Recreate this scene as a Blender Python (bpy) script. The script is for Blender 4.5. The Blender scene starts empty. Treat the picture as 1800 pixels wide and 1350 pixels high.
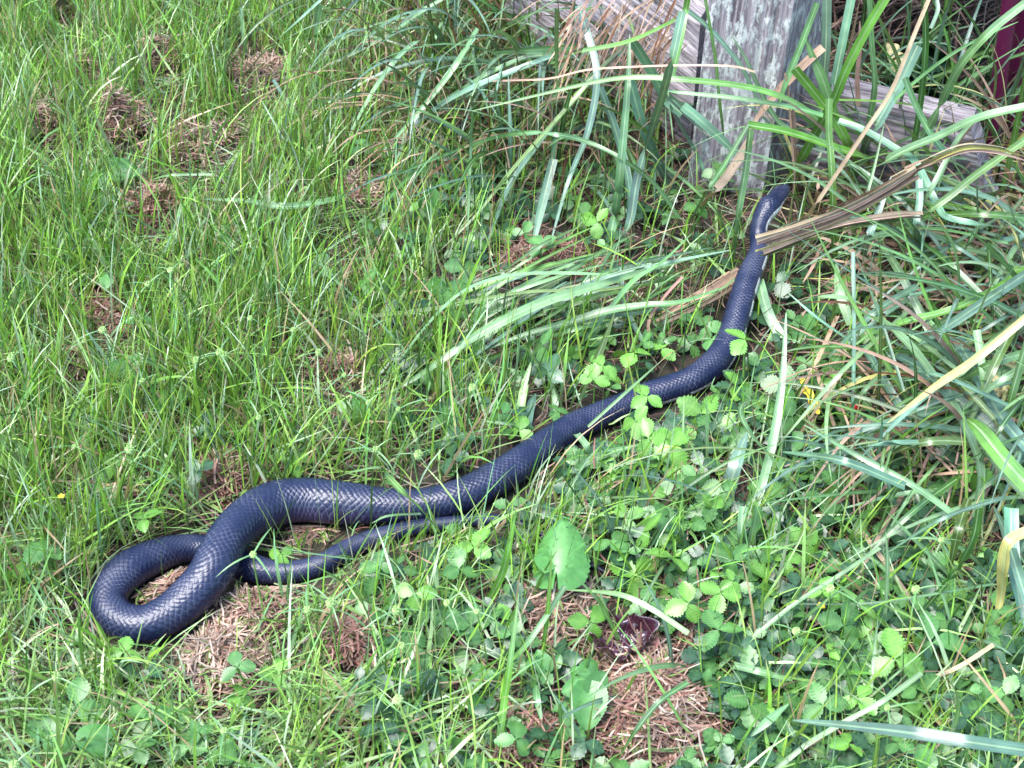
import bpy, math, random
import numpy as np
from mathutils import Vector, noise

random.seed(7)
rng = np.random.default_rng(11)
R = math.radians
scn = bpy.context.scene
COL = scn.collection

# ------------------------------------------------------------------ camera
H, PITCH, FPX = 0.95, R(40), 2400.0          # metres, downward tilt, focal length in photo pixels
cam_d = bpy.data.cameras.new('camera')
cam = bpy.data.objects.new('camera', cam_d); COL.objects.link(cam)
cam.location = (0, 0, H)
cam.rotation_euler = (math.pi/2 - PITCH, 0, 0)
cam_d.sensor_width = 36.0
cam_d.lens = 36.0 * FPX / 1800.0
cam_d.clip_start = 0.02
cam_d.clip_end = 500
cam_d.dof.use_dof = True
cam_d.dof.focus_distance = 1.48
cam_d.dof.aperture_fstop = 22.0
scn.camera = cam

# ------------------------------------------------------------------ light
SUN_EL, SUN_AZ = R(68), R(-110)              # veiled high sun, from the left
w = bpy.data.worlds.new('World'); scn.world = w; w.use_nodes = True
nt = w.node_tree
sky = nt.nodes.new('ShaderNodeTexSky'); sky.sky_type = 'NISHITA'; sky.sun_disc = False
sky.sun_elevation = SUN_EL; sky.sun_rotation = SUN_AZ
sky.air_density = 1.0; sky.dust_density = 1.2; sky.ozone_density = 1.0
bg = nt.nodes['Background']; bg.inputs['Strength'].default_value = 0.10
nt.links.new(sky.outputs[0], bg.inputs['Color'])
sd = bpy.data.lights.new('sun', 'SUN'); sd.energy = 1.35; sd.angle = R(40); sd.color = (1.0, 0.99, 0.97)
so = bpy.data.objects.new('sun', sd); COL.objects.link(so)
sdir = Vector((math.sin(SUN_AZ)*math.cos(SUN_EL), math.cos(SUN_AZ)*math.cos(SUN_EL), math.sin(SUN_EL)))
so.rotation_euler = sdir.to_track_quat('Z', 'Y').to_euler()
so.location = (0, 0, 5)
scn.view_settings.view_transform = 'Standard'
scn.view_settings.look = 'None'
scn.view_settings.exposure = 2.7
scn.view_settings.gamma = 1.0

# ------------------------------------------------------------------ pixel <-> place
CP, SP = math.cos(PITCH), math.sin(PITCH)
def g(x, y):
    """height of the ground"""
    x = np.asarray(x, float); y = np.asarray(y, float)
    f = np.exp(-((x/4)**2 + ((y-1.5)/4)**2))
    z = .006*np.sin(9.1*x+1.3)*np.cos(7.7*y-.4) + .004*np.sin(21*x-3*y) + .003*np.cos(17*y+11*x+2)
    return z*f
def rayd(px, py):
    u = (px-900.0)/FPX; v = (675.0-py)/FPX
    return np.array([u, CP+v*SP, -SP+v*CP])
def P(px, py, z=0.0):
    """place on the ray of a photo pixel, z metres above the ground"""
    d = rayd(px, py); zz = z
    for _ in range(4):
        t = (zz-H)/d[2]; p = np.array([0, 0, H]) + t*d
        zz = z + float(g(p[0], p[1]))
    return p
def PV(px, py, Y):
    d = rayd(px, py); t = Y/d[1]
    return np.array([0, 0, H]) + t*d
def depth(p):
    p = np.asarray(p)
    return p[..., 1]*CP + (H-p[..., 2])*SP
def proj(p):
    p = np.asarray(p, float); dz = depth(p)
    vy = p[..., 1]*SP + (p[..., 2]-H)*CP
    return 900+FPX*p[..., 0]/dz, 675-FPX*vy/dz

def gridlook(grid, px, py):
    G = np.array(grid, float); ny, nx = G.shape
    fx = np.clip(np.asarray(px)/1800*(nx-1), 0, nx-1.001); fy = np.clip(np.asarray(py)/1350*(ny-1), 0, ny-1.001)
    ix = fx.astype(int); iy = fy.astype(int); ax = fx-ix; ay = fy-iy
    return (G[iy, ix]*(1-ax)*(1-ay)+G[iy, ix+1]*ax*(1-ay)+G[iy+1, ix]*(1-ax)*ay+G[iy+1, ix+1]*ax*ay)

# ------------------------------------------------------------------ objects
def tag(o, label=None, cat=None, group=None, kind=None):
    if label: o['label'] = label
    if cat: o['category'] = cat
    if group: o['group'] = group
    if kind: o['kind'] = kind
    return o
def empty(name, loc, rz=0.0):
    o = bpy.data.objects.new(name, None); COL.objects.link(o)
    o.location = [float(c) for c in loc]; o.rotation_euler = (0, 0, rz); o.empty_display_size = .02
    return o
def mesh(name, V, F, cols=None, uvs=None, smooth=True, mats=()):
    """V (n,3), F (m,4) or (m,3) int arrays; cols (n,4) per vertex; uvs (n,2) per vertex"""
    V = np.asarray(V, np.float32); F = np.asarray(F, np.int32)
    me = bpy.data.meshes.new(name)
    k = F.shape[1]; m = len(F)
    me.vertices.add(len(V)); me.vertices.foreach_set('co', V.ravel())
    me.loops.add(m*k); me.loops.foreach_set('vertex_index', F.ravel())
    me.polygons.add(m); me.polygons.foreach_set('loop_start', np.arange(0, m*k, k, dtype=np.int32))
    me.polygons.foreach_set('use_smooth', np.full(m, smooth))
    me.update(calc_edges=True)
    if cols is not None:
        a = me.attributes.new('Col', 'FLOAT_COLOR', 'POINT')
        a.data.foreach_set('color', np.asarray(cols, np.float32).ravel())
    if uvs is not None:
        ul = me.uv_layers.new(name='UVMap')
        ul.data.foreach_set('uv', np.asarray(uvs, np.float32)[F.ravel()].ravel())
    for mt in mats: me.materials.append(mt)
    return me
def obj(name, me, parent=None, loc=None):
    o = bpy.data.objects.new(name, me); COL.objects.link(o)
    if parent is not None: o.parent = parent
    if loc is not None: o.location = [float(c) for c in loc]
    return o

# ------------------------------------------------------------------ materials
def newmat(name):
    m = bpy.data.materials.new(name); m.use_nodes = True
    n = m.node_tree.nodes; l = m.node_tree.links
    return m, n, l, n['Principled BSDF'], n['Material Output']
def N(n, t, **kw):
    x = n.new(t)
    for k, v in kw.items():
        if k in x.inputs.keys(): x.inputs[k].default_value = v
        else: setattr(x, k, v)
    return x
def math_(n, l, op, a, b=None, c=None):
    x = n.new('ShaderNodeMath'); x.operation = op
    for i, v in enumerate((a, b, c)):
        if v is None: continue
        if isinstance(v, (int, float)): x.inputs[i].default_value = v
        else: l.new(v, x.inputs[i])
    return x.outputs[0]
def mixc(n, l, fac, a, b, mode='MIX'):
    x = n.new('ShaderNodeMix'); x.data_type = 'RGBA'; x.blend_type = mode
    for i, v in ((0, fac), (6, a), (7, b)):
        if isinstance(v, (int, float)): x.inputs[i].default_value = v
        elif isinstance(v, tuple): x.inputs[i].default_value = v
        else: l.new(v, x.inputs[i])
    return x.outputs[2]

def blade_material(name, rough=.42, trans=.3, streak=14.0, spec=.5, bump=.25, midrib=False, spots=None):
    m, n, l, b, out = newmat(name)
    at = N(n, 'ShaderNodeAttribute', attribute_name='Col')
    uv = N(n, 'ShaderNodeUVMap')
    mp = N(n, 'ShaderNodeMapping'); l.new(uv.outputs[0], mp.inputs[0]); mp.inputs['Scale'].default_value = (streak, 2.2, 1)
    nz = N(n, 'ShaderNodeTexNoise', Scale=1.0, Detail=3.0); l.new(mp.outputs[0], nz.inputs['Vector'])
    geo = N(n, 'ShaderNodeNewGeometry')
    nz2 = N(n, 'ShaderNodeTexNoise', Scale=60.0, Detail=2.0); l.new(geo.outputs['Position'], nz2.inputs['Vector'])
    r1 = N(n, 'ShaderNodeMapRange'); l.new(nz.outputs[0], r1.inputs[0])
    r1.inputs[1].default_value = .3; r1.inputs[2].default_value = .7; r1.inputs[3].default_value = .68; r1.inputs[4].default_value = 1.25
    r2 = N(n, 'ShaderNodeMapRange'); l.new(nz2.outputs[0], r2.inputs[0])
    r2.inputs[1].default_value = .3; r2.inputs[2].default_value = .7; r2.inputs[3].default_value = .8; r2.inputs[4].default_value = 1.18
    v = math_(n, l, 'MULTIPLY', r1.outputs[0], r2.outputs[0])
    src = at.outputs['Color']
    if midrib:
        sx = N(n, 'ShaderNodeSeparateXYZ'); l.new(uv.outputs[0], sx.inputs[0])
        d = math_(n, l, 'ABSOLUTE', math_(n, l, 'SUBTRACT', sx.outputs[0], .5))
        rib = N(n, 'ShaderNodeMapRange'); l.new(d, rib.inputs[0]); rib.inputs[1].default_value = .03; rib.inputs[2].default_value = .10; rib.inputs[3].default_value = .55; rib.inputs[4].default_value = 0
        src = mixc(n, l, rib.outputs[0], src, (.30, .42, .22, 1))
    if spots:
        ns = N(n, 'ShaderNodeTexNoise', Scale=110.0, Detail=4.0, Roughness=.7); l.new(geo.outputs['Position'], ns.inputs['Vector'])
        sp = N(n, 'ShaderNodeMapRange'); l.new(ns.outputs[0], sp.inputs[0]); sp.inputs[1].default_value = spots; sp.inputs[2].default_value = spots+.06; sp.inputs[3].default_value = 0; sp.inputs[4].default_value = .75
        src = mixc(n, l, sp.outputs[0], src, (.13, .08, .045, 1))
    c = N(n, 'ShaderNodeVectorMath', operation='SCALE'); l.new(src, c.inputs[0]); l.new(v, c.inputs['Scale'])
    l.new(c.outputs[0], b.inputs['Base Color'])
    b.inputs['Roughness'].default_value = rough
    b.inputs['Specular IOR Level'].default_value = spec
    bp = N(n, 'ShaderNodeBump', Strength=bump, Distance=.001); l.new(nz.outputs[0], bp.inputs['Height']); l.new(bp.outputs[0], b.inputs['Normal'])
    tr = N(n, 'ShaderNodeBsdfTranslucent')
    c2 = mixc(n, l, 1.0, c.outputs[0], (1.25, 1.15, .55, 1), 'MULTIPLY'); l.new(c2, tr.inputs[0])
    mx = N(n, 'ShaderNodeMixShader'); mx.inputs[0].default_value = trans
    l.new(b.outputs[0], mx.inputs[1]); l.new(tr.outputs[0], mx.inputs[2]); l.new(mx.outputs[0], out.inputs[0])
    return m
M_BLADE = blade_material('broad_blade', rough=.31, trans=.10, spec=.75, midrib=True, spots=.66)
M_FINE = blade_material('fine_grass', rough=.32, trans=.12, spec=.7, streak=3.0, bump=.1)
M_STRAW = blade_material('dry_straw', rough=.7, trans=.12, streak=10.0, spec=.25, spots=.60)

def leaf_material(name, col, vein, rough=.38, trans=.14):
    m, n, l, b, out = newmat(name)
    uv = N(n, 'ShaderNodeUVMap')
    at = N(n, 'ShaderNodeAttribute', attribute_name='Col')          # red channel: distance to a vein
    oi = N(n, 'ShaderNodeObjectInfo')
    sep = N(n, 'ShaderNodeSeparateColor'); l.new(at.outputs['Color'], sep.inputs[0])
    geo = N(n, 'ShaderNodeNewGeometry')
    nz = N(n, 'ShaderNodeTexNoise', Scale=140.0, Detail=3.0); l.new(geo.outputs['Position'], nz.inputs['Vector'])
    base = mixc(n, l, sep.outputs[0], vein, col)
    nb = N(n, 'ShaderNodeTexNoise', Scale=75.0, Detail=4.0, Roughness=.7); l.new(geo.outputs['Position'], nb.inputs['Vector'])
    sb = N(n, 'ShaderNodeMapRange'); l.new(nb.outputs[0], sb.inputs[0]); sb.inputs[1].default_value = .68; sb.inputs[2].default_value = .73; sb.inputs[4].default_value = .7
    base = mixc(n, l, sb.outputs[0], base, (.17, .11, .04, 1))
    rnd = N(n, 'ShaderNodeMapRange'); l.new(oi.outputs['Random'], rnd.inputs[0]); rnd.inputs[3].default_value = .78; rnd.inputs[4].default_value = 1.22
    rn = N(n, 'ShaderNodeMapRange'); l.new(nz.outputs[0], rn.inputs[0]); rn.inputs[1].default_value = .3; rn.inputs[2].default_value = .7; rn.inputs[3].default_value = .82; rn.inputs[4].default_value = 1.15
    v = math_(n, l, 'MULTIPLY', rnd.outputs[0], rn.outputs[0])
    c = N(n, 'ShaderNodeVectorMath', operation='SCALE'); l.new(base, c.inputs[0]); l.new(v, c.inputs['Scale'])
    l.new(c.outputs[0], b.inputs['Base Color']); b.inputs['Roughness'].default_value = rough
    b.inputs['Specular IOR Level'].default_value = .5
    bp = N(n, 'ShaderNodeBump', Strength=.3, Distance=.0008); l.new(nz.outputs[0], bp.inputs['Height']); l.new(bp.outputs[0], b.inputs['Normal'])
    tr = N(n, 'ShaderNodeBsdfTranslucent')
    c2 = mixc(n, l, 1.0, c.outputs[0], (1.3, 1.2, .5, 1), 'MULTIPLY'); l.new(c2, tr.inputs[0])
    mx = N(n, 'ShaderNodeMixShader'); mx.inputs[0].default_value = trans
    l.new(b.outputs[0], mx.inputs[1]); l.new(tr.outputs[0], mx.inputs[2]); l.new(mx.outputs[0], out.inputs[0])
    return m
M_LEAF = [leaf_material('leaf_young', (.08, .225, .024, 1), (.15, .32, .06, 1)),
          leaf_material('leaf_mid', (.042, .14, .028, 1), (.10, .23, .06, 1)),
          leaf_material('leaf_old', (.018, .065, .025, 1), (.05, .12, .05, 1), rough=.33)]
M_VIOLET = leaf_material('violet_leaf', (.06, .18, .04, 1), (.10, .24, .07, 1), rough=.36)
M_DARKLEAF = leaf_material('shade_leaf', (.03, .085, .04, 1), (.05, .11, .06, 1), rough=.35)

def plain(name, col, rough=.5, spec=.5, nscale=200., amt=.25, bump=.2):
    m, n, l, b, out = newmat(name)
    geo = N(n, 'ShaderNodeNewGeometry')
    nz = N(n, 'ShaderNodeTexNoise', Scale=nscale, Detail=4.0); l.new(geo.outputs['Position'], nz.inputs['Vector'])
    r = N(n, 'ShaderNodeMapRange'); l.new(nz.outputs[0], r.inputs[0]); r.inputs[1].default_value = .3; r.inputs[2].default_value = .7
    r.inputs[3].default_value = 1-amt; r.inputs[4].default_value = 1+amt
    c = N(n, 'ShaderNodeVectorMath', operation='SCALE'); c.inputs[0].default_value = col[:3]; l.new(r.outputs[0], c.inputs['Scale'])
    l.new(c.outputs[0], b.inputs['Base Color']); b.inputs['Roughness'].default_value = rough; b.inputs['Specular IOR Level'].default_value = spec
    bp = N(n, 'ShaderNodeBump', Strength=bump, Distance=.001); l.new(nz.outputs[0], bp.inputs['Height']); l.new(bp.outputs[0], b.inputs['Normal'])
    return m
M_STEM = plain('green_stem', (.13, .27, .05), .45)
M_HEAD = plain('sedge_head', (.28, .42, .14), .7, .3, 900., .35)
M_ROT = plain('rotten_leaf', (.035, .008, .016), .16, .8, 160., .5, .6)
M_ROTTIP = plain('pink_leaf_tip', (.30, .13, .11), .5, .4, 200., .3)
M_YELLOW = plain('yellow_leaf', (.62, .44, .03), .5, .4, 300., .25)
M_PALE = plain('pale_dead_leaf', (.50, .43, .22), .7, .3, 250., .35)
M_PETAL = plain('yellow_petal', (.75, .55, .02), .5, .4)
M_BERRY = plain('red_berry', (.45, .01, .01), .3, .6, 900., .3)

def wood_material(name, lichen, dark=.36):
    """weathered grey wood; grain runs along object V of the UV map (in metres)"""
    m, n, l, b, out = newmat(name)
    uv = N(n, 'ShaderNodeUVMap')
    mp = N(n, 'ShaderNodeMapping'); l.new(uv.outputs[0], mp.inputs[0]); mp.inputs['Scale'].default_value = (260, 9, 1)
    gr = N(n, 'ShaderNodeTexNoise', Scale=1.0, Detail=5.0, Roughness=.65); l.new(mp.outputs[0], gr.inputs['Vector'])
    mp2 = N(n, 'ShaderNodeMapping'); l.new(uv.outputs[0], mp2.inputs[0]); mp2.inputs['Scale'].default_value = (40, 4, 1)
    g2 = N(n, 'ShaderNodeTexNoise', Scale=1.0, Detail=3.0); l.new(mp2.outputs[0], g2.inputs['Vector'])
    cr = N(n, 'ShaderNodeValToRGB'); l.new(gr.outputs[0], cr.inputs[0])
    e = cr.color_ramp.elements; e[0].position = dark; e[0].color = (.07, .058, .06, 1); e[1].position = .62; e[1].color = (.36, .325, .335, 1)
    x = e.new(.5); x.color = (.22, .19, .20, 1)
    col = mixc(n, l, math_(n, l, 'MULTIPLY', g2.outputs[0], .55), cr.outputs[0], (.19, .15, .16, 1))
    mp3 = N(n, 'ShaderNodeMapping'); l.new(uv.outputs[0], mp3.inputs[0]); mp3.inputs['Scale'].default_value = (85, 28, 1)
    li = N(n, 'ShaderNodeTexNoise', Scale=1.0, Detail=6.0, Roughness=.7); l.new(mp3.outputs[0], li.inputs['Vector'])
    th = N(n, 'ShaderNodeMapRange'); l.new(li.outputs[0], th.inputs[0]); th.inputs[1].default_value = .475; th.inputs[2].default_value = .56
    th.inputs[3].default_value = 0; th.inputs[4].default_value = lichen
    fine = N(n, 'ShaderNodeTexNoise', Scale=700.0, Detail=2.0); l.new(uv.outputs[0], fine.inputs['Vector'])
    lc = mixc(n, l, fine.outputs[0], (.38, .40, .36, 1), (.66, .67, .62, 1))
    col = mixc(n, l, th.outputs[0], col, lc)
    l.new(col, b.inputs['Base Color']); b.inputs['Roughness'].default_value = .85; b.inputs['Specular IOR Level'].default_value = .25
    hsum = math_(n, l, 'ADD', gr.outputs[0], math_(n, l, 'MULTIPLY', th.outputs[0], math_(n, l, 'ADD', .25, fine.outputs[0])))
    bp = N(n, 'ShaderNodeBump', Strength=.8, Distance=.002); l.new(hsum, bp.inputs['Height']); l.new(bp.outputs[0], b.inputs['Normal'])
    return m
M_POST = wood_material('lichen_wood', .85)
M_RAIL = wood_material('grey_wood', .12, .44)

def soil_material():
    m, n, l, b, out = newmat('soil')
    geo = N(n, 'ShaderNodeNewGeometry')
    a = N(n, 'ShaderNodeTexNoise', Scale=9.0, Detail=5.0); l.new(geo.outputs['Position'], a.inputs['Vector'])
    f = N(n, 'ShaderNodeTexNoise', Scale=160.0, Detail=4.0); l.new(geo.outputs['Position'], f.inputs['Vector'])
    c = mixc(n, l, f.outputs[0], (.008, .006, .004, 1), (.035, .021, .015, 1))
    c = mixc(n, l, math_(n, l, 'MULTIPLY', a.outputs[0], .5), c, (.03, .04, .015, 1))
    l.new(c, b.inputs['Base Color']); b.inputs['Roughness'].default_value = .95
    bp = N(n, 'ShaderNodeBump', Strength=.8, Distance=.006); l.new(f.outputs[0], bp.inputs['Height']); l.new(bp.outputs[0], b.inputs['Normal'])
    return m
M_SOIL = soil_material()

def stalk_material():
    m, n, l, b, out = newmat('maroon_stalk')
    uv = N(n, 'ShaderNodeUVMap')
    mp = N(n, 'ShaderNodeMapping'); l.new(uv.outputs[0], mp.inputs[0]); mp.inputs['Scale'].default_value = (40, 60, 1)
    nz = N(n, 'ShaderNodeTexNoise', Scale=1.0, Detail=3.0); l.new(mp.outputs[0], nz.inputs['Vector'])
    t = N(n, 'ShaderNodeMapRange'); l.new(nz.outputs[0], t.inputs[0]); t.inputs[1].default_value = .68; t.inputs[2].default_value = .72
    c = mixc(n, l, t.outputs[0], (.085, .006, .035, 1), (.42, .26, .16, 1))
    l.new(c, b.inputs['Base Color']); b.inputs['Roughness'].default_value = .32
    return m
M_STALK = stalk_material()

# ------------------------------------------------------------------ ground (one sheet to the horizon)
def build_ground():
    u = np.linspace(-1, 1, 241)
    s = np.sign(u)*(np.abs(u)*2.2 + 90*np.abs(u)**9)
    X, Y = np.meshgrid(s, s+1.4)
    Z = g(X, Y) + .002*np.sin(120*X)*np.cos(97*Y)*np.exp(-((X/2)**2+((Y-1.4)/2)**2))
    V = np.stack([X, Y, Z], -1).reshape(-1, 3); n_ = 241
    i = np.arange(n_*n_).reshape(n_, n_)
    F = np.stack([i[:-1, :-1], i[:-1, 1:], i[1:, 1:], i[1:, :-1]], -1).reshape(-1, 4)
    tag(obj('ground', mesh('ground', V, F, mats=[M_SOIL])), 'dark brown soil under the lawn', 'ground', kind='structure')
build_ground()

# ------------------------------------------------------------------ fence post and rails
def fbm(p, s, o=3):
    return noise.fractal(Vector((p[0]*s[0], p[1]*s[1], p[2]*s[2])), 1.0, 2.0, o)
def slab(name, BL, BR, TR, TL, back, mat, along_u, nu=40, nv=60, amp=.0022, ragged=None):
    """a board: displaced, split-grained skin over a box given by its front face and its thickness vector"""
    BL, BR, TR, TL, back = [np.array(a, float) for a in (BL, BR, TR, TL, back)]
    V = []; UV = []; F = []
    faces = [(BL, BR, TR, TL, 1), (BR, BR+back, TR+back, TR, 1), (BL+back, BL, TL, TL+back, 0), (TL, TR, TR+back, TL+back, 1), (BL+back, BR+back, BR, BL, 0), (BR+back, BL+back, TL+back, TR+back, 0)]
    for k, (a, b_, c, d, fine) in enumerate(faces):
        n1 = np.cross(b_-a, d-a); n1 /= np.linalg.norm(n1)
        mu, mv = (nu, nv) if k in (0, 5) else ((10, nv) if k in (1, 2) else (nu, 10))
        if not fine: mu, mv = max(3, mu//4), max(3, mv//4)
        o0 = len(V); wu = np.linalg.norm(b_-a); wv = np.linalg.norm(d-a)
        for j in range(mv+1):
            for i in range(mu+1):
                s, t = i/mu, j/mv
                p = a*(1-s)*(1-t)+b_*s*(1-t)+c*s*t+d*(1-s)*t
                q = (p[0]-a[0])*0
                su, sv = s*wu, t*wv
                gu, gv = (sv, su) if along_u else (su, sv)
                edge = min(s, 1-s, t, 1-t)
                h = amp*(fbm((gu+k, gv, 0), (170, 7, 1)) + .9*fbm((gu+k*3, gv, 3), (40, 3, 1))) * min(1, edge*14)
                crack = fbm((gu+k*2, gv, 9), (60, 2.2, 1), 2)
                if abs(crack) < .06 and edge > .02: h -= .0045*(1-abs(crack)/.06)
                V.append(p+n1*h); UV.append((gu+k*.37, gv+k*.21))
        i_ = np.arange((mu+1)*(mv+1)).reshape(mv+1, mu+1)+o0
        F.append(np.stack([i_[:-1, :-1], i_[:-1, 1:], i_[1:, 1:], i_[1:, :-1]], -1).reshape(-1, 4))
    return mesh(name, np.array(V), np.concatenate(F), uvs=np.array(UV), mats=[mat])

YP = 1.515                                     # distance of the post's front face along the ground
post_l, post_r = PV(1206, 335, YP+.02), PV(1339, 335, YP-.018)
post_l[2] = post_r[2] = -.05
pw = post_r-post_l; pn = np.array([-pw[1], pw[0], 0]); pn /= np.linalg.norm(pn)
back = pn*.10 + np.array([.028, 0, 0])
top_l, top_r = post_l.copy(), post_r.copy(); top_l[2] = .93; top_r[2] = .92
top_l[0] += .018; top_r[0] += .022
o = obj('fence_post', slab('fence_post', post_l, post_r, top_r, top_l, back, M_POST, False, 44, 120, .0022))
tag(o, 'upright weathered grey wooden fence post patched with pale lichen', 'post')

def rail(BLp, BRp, TRp, TLp, Y0, Y1, thick, label):
    a = PV(*BLp, Y0); b_ = PV(*BRp, Y1); c = PV(*TRp, Y1+.02); d = PV(*TLp, Y0+.02)
    o = obj('fence_rail', slab('fence_rail', a, b_, c, d, thick, M_RAIL, True, 90, 46, .003))
    tag(o, label, 'fence rail')
rail((1366, 330), (1765, 470), (1705, 222), (1376, 142), 1.56, 1.415, (.02, .045, .0), 'grey weathered fence rail right of the post, lying low under arching grass')
rail((880, 30), (1212, 262), (1232, 30), (960, -190), 1.95, 1.64, (.02, .05, .0), 'grey split fence rail left of the post, hung with dry brown grass')

# ------------------------------------------------------------------ snake
SN = [ # px, py, width px, lift cm, roll deg
 (1381,329,9,7.6,8),(1372,339,30,7.7,10),(1362,352,39,7.6,24),(1352,365,41,7.3,32),(1343,379,37,6.8,42),(1336,395,32,6.2,48),(1333,412,31,5.4,50),
 (1335,430,32,4.8,48),(1333,449,36,4.2,46),(1326,466,41,3.6,45),(1318,485,44,3.0,44),(1308,515,44,2.3,43),(1298,551,46,1.5,40),
 (1287,587,47,.8,34),(1273,617,49,.3,26),(1250,646,51,0,14),(1218,668,51,0,10),(1182,682,50,0,8),(1140,696,49,0,6),(1100,713,48,0,4),
 (1050,733,49,0,2),(1000,756,52,0,0),(955,786,56,0,0),(905,822,60,0,0),(860,848,62,0,0),(826,866,61,0,0),(780,881,58,0,0),(722,889,58,0,0),
 (660,889,67,.0,0),(589,884,78,.2,0),(535,880,79,.5,0),(485,886,79,1.1,0),(440,908,76,1.9,0),(408,938,73,2.5,0),(388,970,74,2.6,0),
 (370,1008,76,2.2,0),(338,1046,76,1.3,0),(300,1078,72,.5,0),(257,1098,67,.1,0),(216,1092,64,0,0),(191,1066,63,0,0),(197,1034,66,0,0),
 (227,1003,68,0,0),(268,981,64,0,0),(310,967,54,0,0),(350,964,48,0,0),(390,972,47,0,0),(420,988,50,0,0),(450,1001,50,0,0),(484,1006,43,0,0),
 (530,1003,38,0,0),(570,990,38,0,0),(605,970,38,0,0),(645,951,35,0,0),(690,937,31,0,0),(735,927,28,0,0),(790,920,25,0,0),(840,915,22,0,0),
 (887,915,20,0,0),(925,925,18,0,0),(975,955,15,0,0),(1010,981,13.5,0,0),(1044,995,11,0,0),(1070,1009,4,0,0)]
def catmull(K, n=24):
    K = np.asarray(K, float); Q = np.vstack([2*K[0]-K[1], K, 2*K[-1]-K[-2]]); out = []
    for i in range(1, len(Q)-2):
        t = np.linspace(0, 1, n, endpoint=False)[:, None]
        a, b_, c, d = Q[i-1], Q[i], Q[i+1], Q[i+2]
        out.append(.5*((2*b_)+(-a+c)*t+(2*a-5*b_+4*c-d)*t**2+(-a+3*b_-3*c+d)*t**3))
    out.append(K[-1:]); return np.vstack(out)
keys = []
for (x, y, wp, lift, roll) in SN:
    p = P(x, y, .015); r = wp/2*depth(p)/FPX
    p = P(x, y, r*.86+lift/100); r = wp/2*depth(p)/FPX
    keys.append([*p, r, roll])
keys = np.array(keys)
S = catmull(keys)
seg = np.r_[0, np.cumsum(np.linalg.norm(np.diff(S[:, :3], axis=0), axis=1))]
LEN = seg[-1]
HEADL = .046
ss = np.r_[np.arange(0, .07, .0005), np.arange(.07, LEN, .00105)]
SS = np.stack([np.interp(ss, seg, S[:, i]) for i in range(5)], 1)
for i in range(3):                               # soften the path a little behind the head
    k = np.ones(9)/9; sm = np.convolve(np.pad(SS[:, i], 4, 'edge'), k, 'valid'); SS[:, i] = sm
SNAKE_C = SS[::12, :3].copy(); SNAKE_R = SS[::12, 3].copy()
snx, sny = proj(SNAKE_C); snw = SNAKE_R*FPX/depth(SNAKE_C)
SNAKE_D = depth(SNAKE_C)
TAIL0 = int(np.argmin(np.hypot(snx-600, sny-972)+np.where(np.arange(len(snx)) < len(snx)*.6, 999, 0)))

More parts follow.
